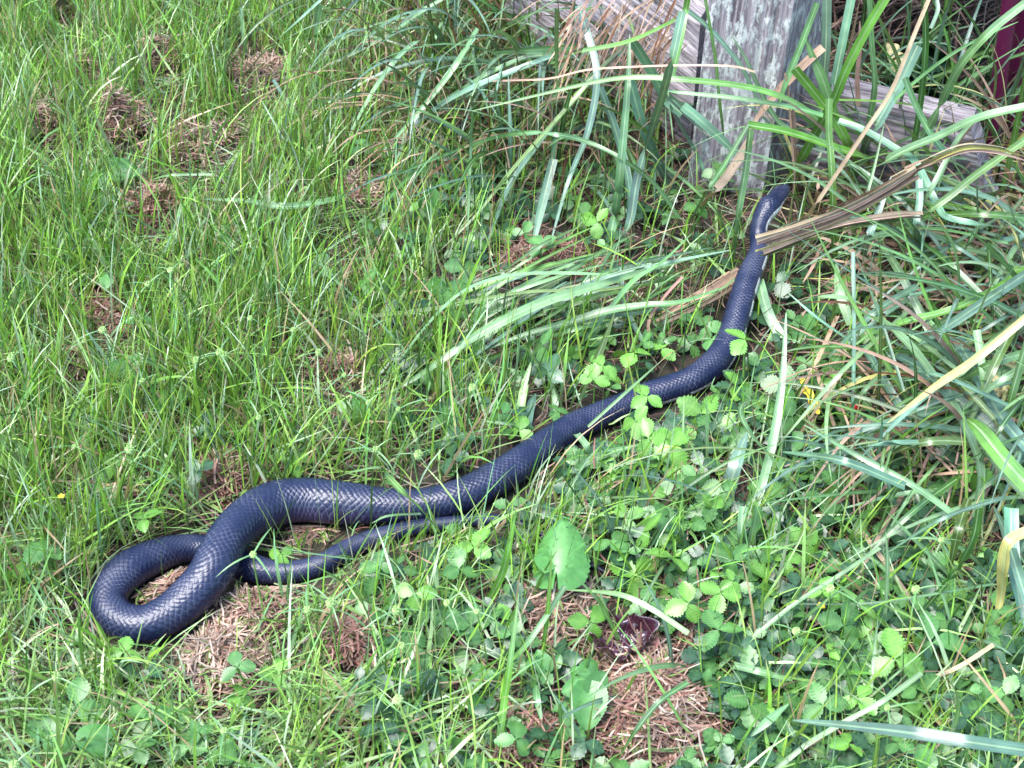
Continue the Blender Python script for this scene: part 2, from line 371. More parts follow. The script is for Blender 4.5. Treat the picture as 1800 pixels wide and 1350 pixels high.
def build_snake():
    n = len(ss); NA = 132
    T = np.gradient(SS[:, :3], axis=0); T /= np.linalg.norm(T, axis=1)[:, None]
    up = np.array([0, 0, 1.0]); B = np.cross(T, up); B /= np.linalg.norm(B, axis=1)[:, None]; U = np.cross(B, T)
    # T runs from head to tail; roll turns the back towards B
    ro = np.radians(SS[:, 4])[:, None]
    Bx = B*np.cos(ro)-U*np.sin(ro); Ux = U*np.cos(ro)+B*np.sin(ro)
    ph = np.linspace(-math.pi, math.pi, NA, endpoint=False)     # 0 = middle of the back
    # width/height profile of the head (snout at s = 0)
    hs = np.array([0, .0006, .002, .0045, .008, .013, .019, .026, .033, .040, .050, .065, 9])
    hw = np.array([.02, .0030, .0052, .0070, .0086, .0102, .0118, .0131, .0137, .0134, .0126, 0, 0])
    hh = np.array([.02, .0022, .0038, .0052, .0064, .0076, .0086, .0092, .0094, .0096, .0105, 0, 0])
    r = SS[:, 3]
    bl = np.clip((ss-.040)/.022, 0, 1); bl = bl*bl*(3-2*bl)
    k_ = .0135/ max(1e-6, np.interp(.03, ss, r))
    Wd = np.interp(ss, hs, hw)*(1-bl)/k_ + r*bl
    Ht = np.interp(ss, hs, hh)*(1-bl)/k_ + r*.96*bl
    Wd[0] = Ht[0] = .0005
    c, s_ = np.cos(ph), np.sin(ph)
    ss2 = np.sign(s_)*np.abs(s_)**.92; cc = np.where(c < 0, c*.86, np.sign(c)*np.abs(c)**1.0)
    # flatter crown on the head
    hd = (1-bl)[:, None]
    topflat = np.where(c > 0, np.sign(c)*np.abs(c)**.75*.92, c*.9)
    CC = cc[None, :]*(1-hd)+topflat[None, :]*hd
    # --- scales
    rows = 29.0
    a = ph/(2*math.pi)*rows*np.ones((n, 1))
    lsc = np.maximum(r*2*math.pi/rows*1.42, .0016)
    bb = np.r_[0, np.cumsum(np.diff(ss)/((lsc[1:]+lsc[:-1])/2))][:, None]*np.ones((1, NA))
    bb = bb+.10*np.sin(a*1.9+bb*.7)+.09*np.sin(a*.83-bb*1.31+2); a = a+.10*np.sin(bb*.9+a*.6)+1.1*np.sin(2*ph)[None, :]
    uu = a*.5+bb; vv = bb-a*.5
    fu, fv = uu-np.floor(uu), vv-np.floor(vv)
    d = np.minimum(np.minimum(fu, 1-fu), np.minimum(fv, 1-fv))
    dome = np.clip(d/.22, 0, 1); dome = dome*(2-dome)
    ramp = (fu+fv)/2
    hsc = (lsc*.19)[:, None]*(dome*.75+ramp*.45-.3)
    vent = np.clip((np.abs(ph)-2.15)/.12, 0, 1)[None, :]*np.ones((n, 1))     # belly plates
    bp = bb*.8; fb = bp-np.floor(bp)
    hv = (lsc*.10)[:, None]*(fb-.5)
    disp = hsc*(1-vent)+hv*vent
    # --- head plates: grooves between the shields, in (distance from midline, distance from snout)
    X = (Wd[:, None]*ss2[None, :])*k_ ; Sg = ss[:, None]*np.ones((1, NA))
    ax = np.abs(X)
    segs = [((0,.0018),(0,.0105)),((0,.0018),(.006,.003)),((0,.0056),(.0070,.0058)),((0,.0105),(.0048,.0098)),((.0048,.0098),(.0085,.0092)),
            ((.0048,.0098),(.0036,.0195)),((.0036,.0195),(0,.0232)),((0,.0232),(0,.0340)),((.0036,.0195),(.0098,.0190)),
            ((.0098,.0190),(.0102,.0300)),((.0102,.0300),(0,.0340)),((.0085,.0092),(.0098,.0190))]
    dm = np.full_like(X, 1.0)
    for (x0, y0), (x1, y1) in segs:
        ex, ey = x1-x0, y1-y0; t = np.clip(((ax-x0)*ex+(Sg-y0)*ey)/(ex*ex+ey*ey), 0, 1)
        dm = np.minimum(dm, np.hypot(ax-x0-t*ex, Sg-y0-t*ey))
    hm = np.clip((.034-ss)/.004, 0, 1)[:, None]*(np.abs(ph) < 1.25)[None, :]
    groove = np.clip(1-dm/.0009, 0, 1)
    disp = disp*(1-hm) + hm*(np.sqrt(np.clip(dm/.0035, 0, 1))*.0006-.0004)
    side = np.clip((.036-ss)/.004, 0, 1)[:, None]*((np.abs(ph) >= 1.25))[None, :]
    lipang = 1.78
    mouth = np.clip(1-np.abs(np.abs(ph)-lipang)/.06, 0, 1)[None, :]*np.clip((.030-ss)/.003, 0, 1)[:, None]*np.clip((ss-.001)/.002, 0, 1)[:, None]
    labial = (np.abs(((ss/.0042) % 1)-.5) > .42)[:, None]*side
    disp = disp*(1-side) - mouth*.0007 - labial*.0002
    disp *= np.clip(ss/.003, 0, 1)[:, None]
    # muscle / rib undulation
    und = 1+.014*np.sin(ss*70)+.012*np.sin(ss*31+1)+.006*np.sin(ss*143+2)
    Wd2, Ht2 = Wd*und, Ht*und
    nrm = np.stack([ss2[None, :]*np.ones((n, 1)), CC], -1); nl = np.linalg.norm(nrm, axis=2)[..., None]+1e-9; nrm /= nl
    Xl = Wd2[:, None]*ss2[None, :]+disp*nrm[..., 0]; Yl = Ht2[:, None]*CC+disp*nrm[..., 1]
    V = SS[:, None, :3]+Xl[..., None]*Bx[:, None, :]+Yl[..., None]*Ux[:, None, :]
    # --- pigment and painted head sheen: black back, white throat and broken white belly edge behind the head
    col = np.zeros((n, NA, 4)); col[..., 3] = 1
    blk = np.array([.006, .010, .034]); col[..., :3] = blk
    brown = np.exp(-((ss-np.interp(29.5, np.arange(len(SN)), np.interp(np.arange(len(SN)), np.arange(len(S))/24.0, seg)))/.07)**2)[:, None]*np.clip((np.abs(ph)-.9)/.5, 0, 1)[None, :]
    col[..., :3] += brown[..., None]*np.array([.018, .006, .012])
    col[..., :3] += (hm*(1-side))[..., None]*np.array([.020, .024, .045])  # pale blue sky sheen on the head plates, painted into the colour
    ip = np.floor(bp).astype(int); hsh = ((ip*7919) % 13)/13.0
    wmask = np.clip((np.abs(ph)-1.72)/.08, 0, 1)[None, :]*np.clip((.42-ss)/.06, 0, 1)[:, None]*np.where(hsh > .35, 1, .06)
    col[..., :3] = col[..., :3]*(1-wmask[..., None])+wmask[..., None]*np.array([.62, .62, .56])
    chin = np.clip((np.abs(ph)[None, :]-np.where(ss < .032, 1.48, 1.72)[:, None])/.1, 0, 1)*np.clip((.10-ss)/.03, 0, 1)[:, None]*np.clip((ss-.002)/.003, 0, 1)[:, None]
    chin = chin*np.where(labial > 0, .25, 1)*(1-mouth)
    col[..., :3] = col[..., :3]*(1-chin[..., None]*.9)+chin[..., None]*.9*np.array([.60, .60, .54])
    col[..., 3] = np.clip(1-groove*hm*1.0, 0, 1)
    idx = np.arange(n*NA).reshape(n, NA); j2 = np.roll(idx, -1, axis=1)
    F = np.stack([idx[:-1], idx[1:], j2[1:], j2[:-1]], -1).reshape(-1, 4)
    V = V.reshape(-1, 3)
    # tip caps
    F = np.concatenate([F, ])
    UVa = np.stack([uu, vv], -1).reshape(-1, 2)
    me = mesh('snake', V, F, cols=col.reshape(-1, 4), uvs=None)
    # per-corner scale coordinates so the belly seam does not smear
    ul = me.uv_layers.new(name='UVMap')
    uq = np.stack([uu, vv], -1)
    jn = np.roll(uq, -1, axis=1).copy(); jn[:, -1, 0] = uq[:, -1, 0]+.5*rows/NA; jn[:, -1, 1] = uq[:, -1, 1]-.5*rows/NA
    corner = np.stack([uq[:-1], uq[1:], jn[1:], jn[:-1]], 2).reshape(-1, 2)
    ul.data.foreach_set('uv', corner.astype(np.float32).ravel())
    # belly-ness (fades the scale lines)
    at = me.attributes.new('plate', 'FLOAT', 'POINT'); at.data.foreach_set('value', np.clip(vent+hm+side, 0, 1).astype(np.float32).ravel())
    m, nn, l, b, out = newmat('black_snake_skin')
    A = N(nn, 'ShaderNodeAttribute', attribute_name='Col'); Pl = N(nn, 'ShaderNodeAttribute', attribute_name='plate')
    uv = N(nn, 'ShaderNodeUVMap'); sx = N(nn, 'ShaderNodeSeparateXYZ'); l.new(uv.outputs[0], sx.inputs[0])
    f1 = math_(nn, l, 'FRACT', sx.outputs[0]); f2 = math_(nn, l, 'FRACT', sx.outputs[1])
    e1 = math_(nn, l, 'MINIMUM', f1, math_(nn, l, 'SUBTRACT', 1.0, f1)); e2 = math_(nn, l, 'MINIMUM', f2, math_(nn, l, 'SUBTRACT', 1.0, f2))
    ed = math_(nn, l, 'MINIMUM', e1, e2)
    geo = N(nn, 'ShaderNodeNewGeometry')
    nz = N(nn, 'ShaderNodeTexNoise', Scale=38.0, Detail=3.0); l.new(geo.outputs['Position'], nz.inputs['Vector'])
    nzf = N(nn, 'ShaderNodeTexNoise', Scale=900.0, Detail=2.0); l.new(geo.outputs['Position'], nzf.inputs['Vector'])
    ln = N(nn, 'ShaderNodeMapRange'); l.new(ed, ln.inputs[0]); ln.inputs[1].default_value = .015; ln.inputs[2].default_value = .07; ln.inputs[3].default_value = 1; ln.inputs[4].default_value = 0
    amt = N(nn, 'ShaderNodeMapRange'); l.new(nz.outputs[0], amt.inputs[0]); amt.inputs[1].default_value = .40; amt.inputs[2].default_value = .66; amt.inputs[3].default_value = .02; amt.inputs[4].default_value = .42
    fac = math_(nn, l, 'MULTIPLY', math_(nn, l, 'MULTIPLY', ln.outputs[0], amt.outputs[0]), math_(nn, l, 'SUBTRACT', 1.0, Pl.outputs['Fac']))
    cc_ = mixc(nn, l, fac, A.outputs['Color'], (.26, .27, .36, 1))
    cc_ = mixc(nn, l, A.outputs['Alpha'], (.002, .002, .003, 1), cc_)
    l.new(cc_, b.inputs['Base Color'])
    rr = N(nn, 'ShaderNodeMapRange'); l.new(nzf.outputs[0], rr.inputs[0]); rr.inputs[3].default_value = .25; rr.inputs[4].default_value = .44
    rl = N(nn, 'ShaderNodeMapRange'); l.new(nz.outputs[0], rl.inputs[0]); rl.inputs[1].default_value = .3; rl.inputs[2].default_value = .7; rl.inputs[3].default_value = -.08; rl.inputs[4].default_value = .10
    l.new(math_(nn, l, 'ADD', rr.outputs[0], rl.outputs[0]), b.inputs['Roughness']); b.inputs['Specular IOR Level'].default_value = .5
    b.inputs['Coat Weight'].default_value = .0
    bpn = N(nn, 'ShaderNodeBump', Strength=.12, Distance=.0006); l.new(nzf.outputs[0], bpn.inputs['Height']); l.new(bpn.outputs[0], b.inputs['Normal'])
    me.materials.append(m)
    root = empty('snake', (SS[len(ss)//2, 0], SS[len(ss)//2, 1], 0))
    tag(root, 'long glossy blue-black snake looped in the grass with raised head and white throat', 'snake')
    root_l = np.array(root.location)
    bo = obj('body', me, root, -root_l)
    # eyes
    i = int(np.argmin(np.abs(ss-.0135)))
    em = plain('snake_eye', (.02, .022, .035), .08, .9, 300, .1, 0)
    for sg in (-1, 1):
        c0 = SS[i, :3]+Bx[i]*sg*Wd[i]*.93+Ux[i]*Ht[i]*.22
        th = np.linspace(0, math.pi, 13); fi = np.linspace(0, 2*math.pi, 20, endpoint=False)
        TH, FI = np.meshgrid(th, fi, indexing='ij'); rr_ = .0026/k_
        VV = np.stack([np.sin(TH)*np.cos(FI), np.sin(TH)*np.sin(FI), np.cos(TH)], -1).reshape(-1, 3)
        VV = VV[:, :1]*Bx[i]*rr_*.6+VV[:, 1:2]*T[i]*rr_+VV[:, 2:]*Ux[i]*rr_
        ii = np.arange(13*20).reshape(13, 20); jj = np.roll(ii, -1, 1)
        FF = np.stack([ii[:-1], ii[1:], jj[1:], jj[:-1]], -1).reshape(-1, 4)
        obj('eye', mesh('eye', VV, FF, mats=[em]), root, c0-root_l)
build_snake()

def over_snake(p, keep=0.0, pad=2.0, upto=None):
    """does any of these points hide or pierce the snake? p (...,n,3)"""
    px, py = proj(p); dd = depth(p)
    sh = px.shape; px = px.reshape(-1, 1); py = py.reshape(-1, 1); dd = dd.reshape(-1, 1)
    hit = np.zeros(len(px), bool)
    for i in range(0, len(px), 20000):
        q = (np.hypot(px[i:i+20000]-snx[:upto], py[i:i+20000]-sny[:upto]) < snw[:upto]+pad) & (dd[i:i+20000] < SNAKE_D[:upto]+SNAKE_R[:upto]+.004)
        hit[i:i+20000] = q.any(1)
    return hit.reshape(sh).any(-1)
def in_snake(p, pad=.002):
    sh = p.shape[:-1]; q = p.reshape(-1, 3); hit = np.zeros(len(q), bool)
    for i in range(0, len(q), 20000):
        d2 = ((q[i:i+20000, None, :]-SNAKE_C[None])**2).sum(2)
        hit[i:i+20000] = (d2 < (SNAKE_R+pad)**2).any(1)
    return hit.reshape(sh).any(-1)

# ------------------------------------------------------------------ strips (blades, straws)
def strips(C, Sd, Wd, cols, Nn=None, fold=0.0, K=2):
    """C centres (B,n,3), Sd side unit vectors, Wd half widths (B,n), cols (B,n,3) or (B,3)"""
    Bn, n = C.shape[:2]
    ks = np.linspace(-1, 1, K)
    V = C[:, :, None, :]+Sd[:, :, None, :]*(Wd[:, :, None]*ks)[..., None]
    if Nn is not None and fold:
        V = V+Nn[:, :, None, :]*(Wd[:, :, None]*(np.abs(ks)*fold))[..., None]
    if cols.ndim == 2: cols = np.repeat(cols[:, None, :], n, 1)
    cl = np.ones((Bn, n, K, 4)); cl[..., :3] = cols[:, :, None, :]
    uv = np.zeros((Bn, n, K, 2)); uv[..., 0] = (ks*.5+.5)[None, None]+np.arange(Bn)[:, None, None]*.731
    uv[..., 1] = np.linspace(0, 1, n)[None, :, None]+np.arange(Bn)[:, None, None]*.417
    idx = np.arange(Bn*n*K).reshape(Bn, n, K)
    F = np.stack([idx[:, :-1, :-1], idx[:, :-1, 1:], idx[:, 1:, 1:], idx[:, 1:, :-1]], -1).reshape(-1, 4)
    return V.reshape(-1, 3), F, cl.reshape(-1, 4), uv.reshape(-1, 2)
def unit(a): return a/(np.linalg.norm(a, axis=-1, keepdims=True)+1e-12)
def grow(root, L, az, lean, bend, n=6, sway=.12, floor=True):
    """curved centre lines: lean from the vertical at the root, bending over by `bend` towards the tip"""
    Bn = len(root); t = np.linspace(0, 1, n)
    th = lean[:, None]+bend[:, None]*t[None, :]**1.3
    a2 = az[:, None]+rng.normal(0, sway, Bn)[:, None]*t[None]*3
    st = (L/(n-1))[:, None]
    dx = np.sin(th)*np.cos(a2)*st; dy = np.sin(th)*np.sin(a2)*st; dz = np.cos(th)*st
    C = np.stack([np.cumsum(dx, 1)-dx[:, :1], np.cumsum(dy, 1)-dy[:, :1], np.cumsum(dz, 1)-dz[:, :1]], -1)+root[:, None, :]
    if floor:
        gz = g(C[..., 0], C[..., 1])+.003+.010*rng.random(Bn)[:, None]
        C[..., 2] = np.maximum(C[..., 2], gz)
    return C
def sides(C, twist):
    T = np.gradient(C, axis=1); T = unit(T)
    ref = np.stack([np.cos(twist), np.sin(twist), np.zeros_like(twist)], -1)[:, None, :]
    Sd = ref-(ref*T).sum(-1, keepdims=True)*T
    return unit(Sd), T
def taper(n, base=.7, tip=.05, peak=.35):
    t = np.linspace(0, 1, n)
    return np.where(t < peak, base+(1-base)*t/peak, 1-(1-tip)*((t-peak)/(1-peak))**1.8)

PAL = np.array([(.150,.32,.030),(.215,.38,.050),(.085,.22,.032),(.038,.112,.020),(.15,.29,.125),(.34,.44,.27)])
def colours(n, weights, jit=.18):
    wts = np.array(weights, float); c = PAL[rng.choice(len(PAL), n, p=wts/wts.sum())]
    return c*(1+rng.normal(0, jit, (n, 1)))*(1+rng.normal(0, .06, (n, 3)))

# ------------------------------------------------------------------ lawn
D_FINE = [[9,8,6,2.5,1.5,1,0,0,0],[8,6,6.5,2.8,1.3,1,0,0,0],[8,7,8,4,1.5,1,.7,.7,0],[9,9,9,5,2.2,1.2,.7,.7,.7],[9,8,6,4.5,3,2.5,1.6,1.3,1.5],[9,6,5,6,3.5,2,2,2.3,2.5],[9,9,8,7,4,2.5,3,4,5]]
D_FLAT = [[.2]*9,[.2]*9,[.2]*9,[.15]*9,[.3,.3,.3,.3,.3,.4,.4,.4,.4],[.6,.7,.6,.6,.5,.4,.5,.6,.6],[.8,.8,.8,.7,.6,.5,.6,.6,.7]]
def scatter(n, x0, x1, y0, y1):
    return np.stack([rng.uniform(x0, x1, n), rng.uniform(y0, y1, n)], 1)
CLUMPS = [ # px, py, radius px, height cm, tone, straws
 (285,112,36,4.0,0,520),(112,22,26,7,1,420),(155,125,26,3,1,300),(222,222,48,4.5,0,620),(75,228,34,4,1,380),(330,265,46,2.5,0,480),(395,245,34,2.5,1,380),
 (265,378,52,4.2,2,760),(452,132,62,1.8,1,560),(962,462,78,2.0,2,760),(640,335,42,1.6,1,340),(395,850,42,2.6,2,480),(300,1035,50,1.2,0,460),
 (448,1080,54,1.8,0,620),(540,932,32,1.0,0,300),(612,1140,46,2.6,2,560),(985,1085,66,2.6,0,760),(1150,1235,105,2.6,0,1500),(390,1160,80,1.8,1,600),(1080,1270,70,2.2,2,560),(940,1300,58,2.0,2,420),(610,655,34,2,2,260),
 (1210,1085,46,1.6,2,300),(180,560,40,1.4,2,260),(130,650,30,3.0,1,200)]
CL = np.array([[*P(c[0], c[1])[:2], c[2]*depth(P(c[0], c[1]))/FPX] for c in CLUMPS])

def lawn():
    n = 290000
    xy = scatter(n, -1.25, 1.25, .42, 2.75)
    r3 = np.c_[xy, g(xy[:, 0], xy[:, 1])]
    px, py = proj(r3)
    den = gridlook(D_FINE, px, py)/9
    inside = (px > -60) & (px < 1860) & (py > -160) & (py < 1420)
    den = den*np.where(inside, 1, .6)*np.where((px > 590) & (px < 1010) & (py > 918) & (py < 1015), 2.2, 1)
    tuft = np.array([noise.noise(Vector((x*16, y*16, 0))) for x, y in xy[:, :2]])
    den = den*np.clip(.75+1.1*tuft, .12, 1.4)
    cd = np.min(np.hypot(xy[:, :1]-CL[:, 0], xy[:, 1:]-CL[:, 1])/CL[:, 2], axis=1)
    den = den*np.clip((cd-.2)/.9, .10, 1)
    ok = rng.random(n) < den
    ok &= ~((np.abs(px-1275) < 110) & (py < 340) & (py > 120))
    r3, px, py = r3[ok], px[ok], py[ok]; n = len(r3)
    flat = gridlook(D_FLAT, px, py); isflat = rng.random(n) < flat
    L = rng.uniform(.05, .115, n)*np.where(isflat, 1.15, 1)*np.where(py > 1000, .85, 1)
    L *= np.clip(rng.normal(1, .15, n), .6, 1.4)
    az = np.where(isflat, rng.uniform(0, 2*math.pi, n), rng.normal(.5, 1.6, n))
    lean = np.where(isflat, np.abs(rng.normal(1.0, .3, n)), np.abs(rng.normal(.05, .24, n)))
    bend = np.where(isflat, rng.normal(.55, .4, n), np.abs(rng.normal(.3, .38, n)))
    C = grow(r3, L, az, lean, bend, n=6)
    bad = in_snake(C)
    hid = over_snake(C, upto=TAIL0, pad=-8.0)
    u = rng.random(n); mid = (px > 470) & (px < 960) & (py > 850)
    cut = hid & (u > np.where(mid, .30, .06))
    C[cut] = C[cut][:, :1]+(C[cut]-C[cut][:, :1])*rng.uniform(.25, .5, cut.sum())[:, None, None]
    bad |= in_snake(C)
    cut[cut] = over_snake(C[cut], upto=TAIL0, pad=-9.0); bad |= cut
    tx, ty = proj(C[:, 2:]); u2 = rng.random(n)
    for (cx, cy, cr, *_r) in CLUMPS+[(1088, 1135, 50), (1048, 998, 24)]:
        bad |= (np.hypot(tx-cx, ty-cy+cr*.15) < cr*.85).any(1) & (u2 > .14)
    C, L, px, py, isflat = C[~bad], L[~bad], px[~bad], py[~bad], isflat[~bad]; n = len(C)
    Sd, T = sides(C, rng.uniform(0, math.pi, n))
    wd = rng.gamma(5, .00013, n)+.00025
    wd = np.where(rng.random(n) < np.where(isflat, .14, .06), wd*1.9, wd)
    W = np.minimum(wd, .0019)[:, None]*taper(6)[None]
    c = colours(n, [6, 6, 3, 1.8, 2.4, 2.0], .26)
    c[isflat] = c[isflat]*.6+.4*np.array([.17, .29, .11])
    dead = rng.random(n) < .07
    c[dead] = np.array([.34, .24, .13])*(.7+.5*rng.random((dead.sum(), 1)))
    cc = np.repeat(c[:, None, :], 6, 1)
    t = np.linspace(0, 1, 6)[None, :, None]
    cc = cc+(np.array([.20, .18, .08])-cc)*(1-t)**3*.45
    tip = (rng.random(n) < .3)[:, None, None]*np.clip(t-.8, 0, 1)*4
    cc = cc*(1-tip)+np.array([.42, .32, .18])*tip
    V, F, cl, uv = strips(C, Sd, W, cc)
    tag(obj('lawn_grass', mesh('lawn_grass', V, F, cl, uv, mats=[M_FINE])), 'fine bright green uncut lawn grass around the snake', 'grass', kind='stuff')
    # rough outer lawn, far to the sides and beyond
    n = 22000
    xy = np.stack([rng.uniform(-4.5, 4.5, n), rng.uniform(-.6, 6.5, n)], 1)
    xy = xy[~((np.abs(xy[:, 0]) < 1.25) & (xy[:, 1] > .42) & (xy[:, 1] < 2.75)) & (np.hypot(xy[:, 0], xy[:, 1]) > .35)]; n = len(xy)
    r3 = np.c_[xy, g(xy[:, 0], xy[:, 1])]
    C = grow(r3, rng.uniform(.06, .14, n), rng.uniform(0, 6.28, n), np.abs(rng.normal(.1, .3, n)), np.abs(rng.normal(.5, .4, n)), n=4)
    Sd, T = sides(C, rng.uniform(0, 3.14, n))
    V, F, cl, uv = strips(C, Sd, rng.uniform(.002, .005, n)[:, None]*taper(4)[None], colours(n, [5, 4, 4, 2, 2, 1]))
    tag(obj('outer_grass', mesh('outer_grass', V, F, cl, uv, mats=[M_FINE])), 'rougher green grass of the lawn farther out', 'grass', kind='stuff')
lawn()

STRAW = np.array([(.34,.205,.155),(.39,.27,.20),(.25,.12,.092),(.46,.36,.29),(.15,.085,.066)])
def thatch():
    n = 42000
    xy = scatter(n, -1.15, 1.15, .45, 2.6)
    z = g(xy[:, 0], xy[:, 1])+rng.gamma(1.4, .004, n)
    r3 = np.c_[xy, z]; px, py = proj(r3)
    C = grow(r3, rng.uniform(.018, .06, n), rng.uniform(0, 6.28, n), rng.normal(1.52, .18, n), rng.normal(0, .35, n), n=4, sway=.25, floor=False)
    C[..., 2] = np.maximum(C[..., 2], g(C[..., 0], C[..., 1])+.001)
    bad = in_snake(C, .001) | (over_snake(C) & (rng.random(n) > .03))
    C = C[~bad]; n = len(C)
    Sd, T = sides(C, rng.uniform(0, 3.14, n))
    c = STRAW[rng.choice(5, n, p=[.28, .25, .22, .1, .15])]*(.45+.7*rng.random((n, 1)))*np.where(rng.random(n) < .5, .45, .85)[:, None]
    V, F, cl, uv = strips(C, Sd, (rng.uniform(.0004, .0010, n))[:, None]*np.array([1, 1, .9, .5])[None], c)
    tag(obj('thatch', mesh('thatch', V, F, cl, uv, mats=[M_STRAW])), 'reddish brown dead clippings matted on the soil', 'thatch', kind='stuff')
thatch()

CL_LABEL = ['small brown hay clump beside a tall tuft in the far lawn', 'tall tan hay tuft sticking up at the far lawn edge', 'thin tan hay wisp next to a rounder clump', 'peaked reddish hay clump heading a row of dry clumps',
 'loose tan hay tuft apart from the row of clumps', 'low reddish hay clump between two taller ones', 'flat tan hay clump at the end of the row', 'round reddish brown ball of dried clippings standing in green lawn',
 'wide flat pale hay mat below an arching blue-green blade', 'reddish thatch mat under the long sweeping blades', 'small thatch patch at the foot of a thin tan stalk', 'reddish hay clump touching the snake\'s thick bend',
 'pale hay inside the snake\'s tight loop', 'pale hay mat just outside the snake\'s loop', 'grey hay between the snake\'s body and its tail', 'reddish hay clump among laid-over green blades',
 'tangled brown hay mound above the dark curled leaf', 'large bare mat of pinkish brown hay beside the dark curled leaf', 'thin hay mat with pale clippings below the snake\'s loop', 'brown hay patch beside the heart-shaped leaves',
 'dark brown hay patch in front of the heart-shaped leaves', 'small reddish hay tuft amid the open lawn', 'reddish hay strip under strawberry leaves by the curled leaf', 'dark hay hollow in the lawn with pale leaves over it', 'thin upright tan tuft in the lawn']
def hay(i):
    px, py, rp, hc, tone, n = CLUMPS[i]
    n = int(n*1.5)
    c0 = P(px, py); r = CL[i, 2]; h = hc/100
    q = rng.normal(0, .45, (n, 2)); q = q[np.hypot(q[:, 0], q[:, 1]) < 1.25]
    an = np.arctan2(q[:, 1], q[:, 0]); f = 1+.3*np.sin(an*2+i)+.22*np.sin(an*3+i*2.3)+.15*np.sin(an*5+i*1.1)
    rad = np.hypot(q[:, 0], q[:, 1]); q = q*f[:, None]*np.array([1.1, .95]); n = len(q)
    lump = np.array([noise.noise(Vector((a*2.3+i*7, b*2.3, 1))) for a, b in q])
    top = h*np.clip(1-(rad/1.2)**2, .05, 1)*np.clip(.8+1.2*lump, .15, 1.6)
    x = c0[0]+q[:, 0]*r; y = c0[1]+q[:, 1]*r
    z = g(x, y)+top*rng.beta(3, 1.3, n)
    root = np.stack([x, y, z], 1)
    C = grow(root, rng.uniform(.015, .05, n), rng.uniform(0, 6.28, n), rng.normal(1.5, .3, n), rng.normal(.2, .5, n), n=5, sway=.35, floor=False)
    C -= (C[:, 2:3]-root[:, None])*.9*np.array([1, 1, .6])
    C[..., 2] = np.maximum(C[..., 2], g(C[..., 0], C[..., 1])+.001)
    bad = in_snake(C, .001) | over_snake(C); C = C[~bad]; n = len(C)
    Sd, T = sides(C, rng.uniform(0, 3.14, n))
    pr = [[.35, .3, .1, .2, .05], [.15, .45, .05, .3, .05], [.35, .15, .35, .05, .1]][tone]
    c = STRAW[rng.choice(5, n, p=pr)]*(.55+.75*rng.random((n, 1)))
    gn = rng.random(n) < .10; c[gn] = np.array([.16, .25, .06])*(.7+.5*rng.random((gn.sum(), 1)))
    V, F, cl, uv = strips(C, Sd, rng.uniform(.0005, .0011, n)[:, None]*np.array([.8, 1, 1, .9, .5])[None], c)
    o = obj('hay_clump', mesh('hay_clump', V-c0, F, cl, uv, mats=[M_STRAW]), None, c0)
    tag(o, CL_LABEL[i], 'hay', 'dried hay clumps on the lawn')
for i in range(len(CLUMPS)): hay(i)

# ------------------------------------------------------------------ broad blades
BC = {'g': (.095,.225,.03), 'd': (.035,.105,.016), 'p': (.098,.215,.068), 'b': (.10,.20,.125), 'o': (.085,.14,.03), 't': (.36,.24,.17),
      'y': (.36,.33,.10), 'k': (.16,.08,.04), 's': (.40,.27,.17), 'l': (.145,.275,.11)}
CROP = {1: (0, 0), 2: (600, 0), 3: (1200, 0), 4: (0, 450), 5: (600, 450), 6: (1200, 450), 7: (0, 900), 8: (600, 900), 9: (1200, 900)}
def blade_mesh(name, C, W, col, loc, nrm_rand=.35, fold=.28, tipcol=None, mat=None, tilt=None):
    C = np.asarray(C, float); T = unit(np.gradient(C, axis=0))
    tc = unit(np.array([0, -.25, 1.6])-C)
    nn = unit(np.array([0, 0, .6])+.7*tc+rng.normal(0, nrm_rand, 3) if tilt is None else np.array(tilt)+0*tc)
    Sd = unit(np.cross(T, nn)); Nn = unit(np.cross(Sd, T))
    c = np.array(BC[col] if isinstance(col, str) else col)*(1+rng.normal(0, .12))*(1+rng.normal(0, .05, 3))
    t = np.linspace(0, 1, len(C))[:, None]
    cc = c*(.88+.2*np.sin(t*5+rng.uniform(0, 6)))
    if tipcol is not None:
        f = np.clip((t-.82)/.15, 0, 1); cc = cc*(1-f)+np.array(BC[tipcol])*f
    V, F, cl, uv = strips((C-np.array(loc))[None], Sd[None], np.asarray(W)[None], cc[None], Nn[None], fold, 3)
    uv = uv+np.array([0, rng.uniform(0, 9)])
    return mesh(name, V, F, cl, uv, mats=[mat or (M_STRAW if col in ('t', 'k', 's') else M_BLADE)])
TUSS = {}
def tuss(key, px, py, label, cat='tall grass', group=None, name='grass_tussock'):
    o = empty(name, P(px, py)); tag(o, label, cat, group); TUSS[key] = o; return o
tuss('A', 1040, 300, 'tall blue-green tussock left of the wooden post, blades drooping over the lawn', group='tall grass tussocks')
tuss('B', 1470, 330, 'tall green tussock growing in front of the right-hand fence rail', group='tall grass tussocks')
tuss('C', 1760, 620, 'wide tussock of arching blades and tan straw below the maroon stalks', group='tall grass tussocks')
tuss('D', 1290, 470, 'long flattened blades sweeping across the thatch towards the snake\'s neck', group='tall grass tussocks')
tuss('E', 1330, 900, 'scattered broad blades standing among strawberry leaves beside the snake', group='tall grass tussocks')
tuss('I', 760, 90, 'thin mixed tussock at the far side of the lawn, blades drooping towards it', group='tall grass tussocks')
tuss('J', 1690, 480, 'matted tan straw and thin green blades under the wide tussock', group='tall grass tussocks')
tuss('H', 900, 160, 'mixed green and straw-coloured grass hanging in a curtain beyond the sweeping blades', group='tall grass tussocks')
tuss('G', 560, 60, 'sparse long blue-green blades leaning over the far lawn', group='tall grass tussocks')
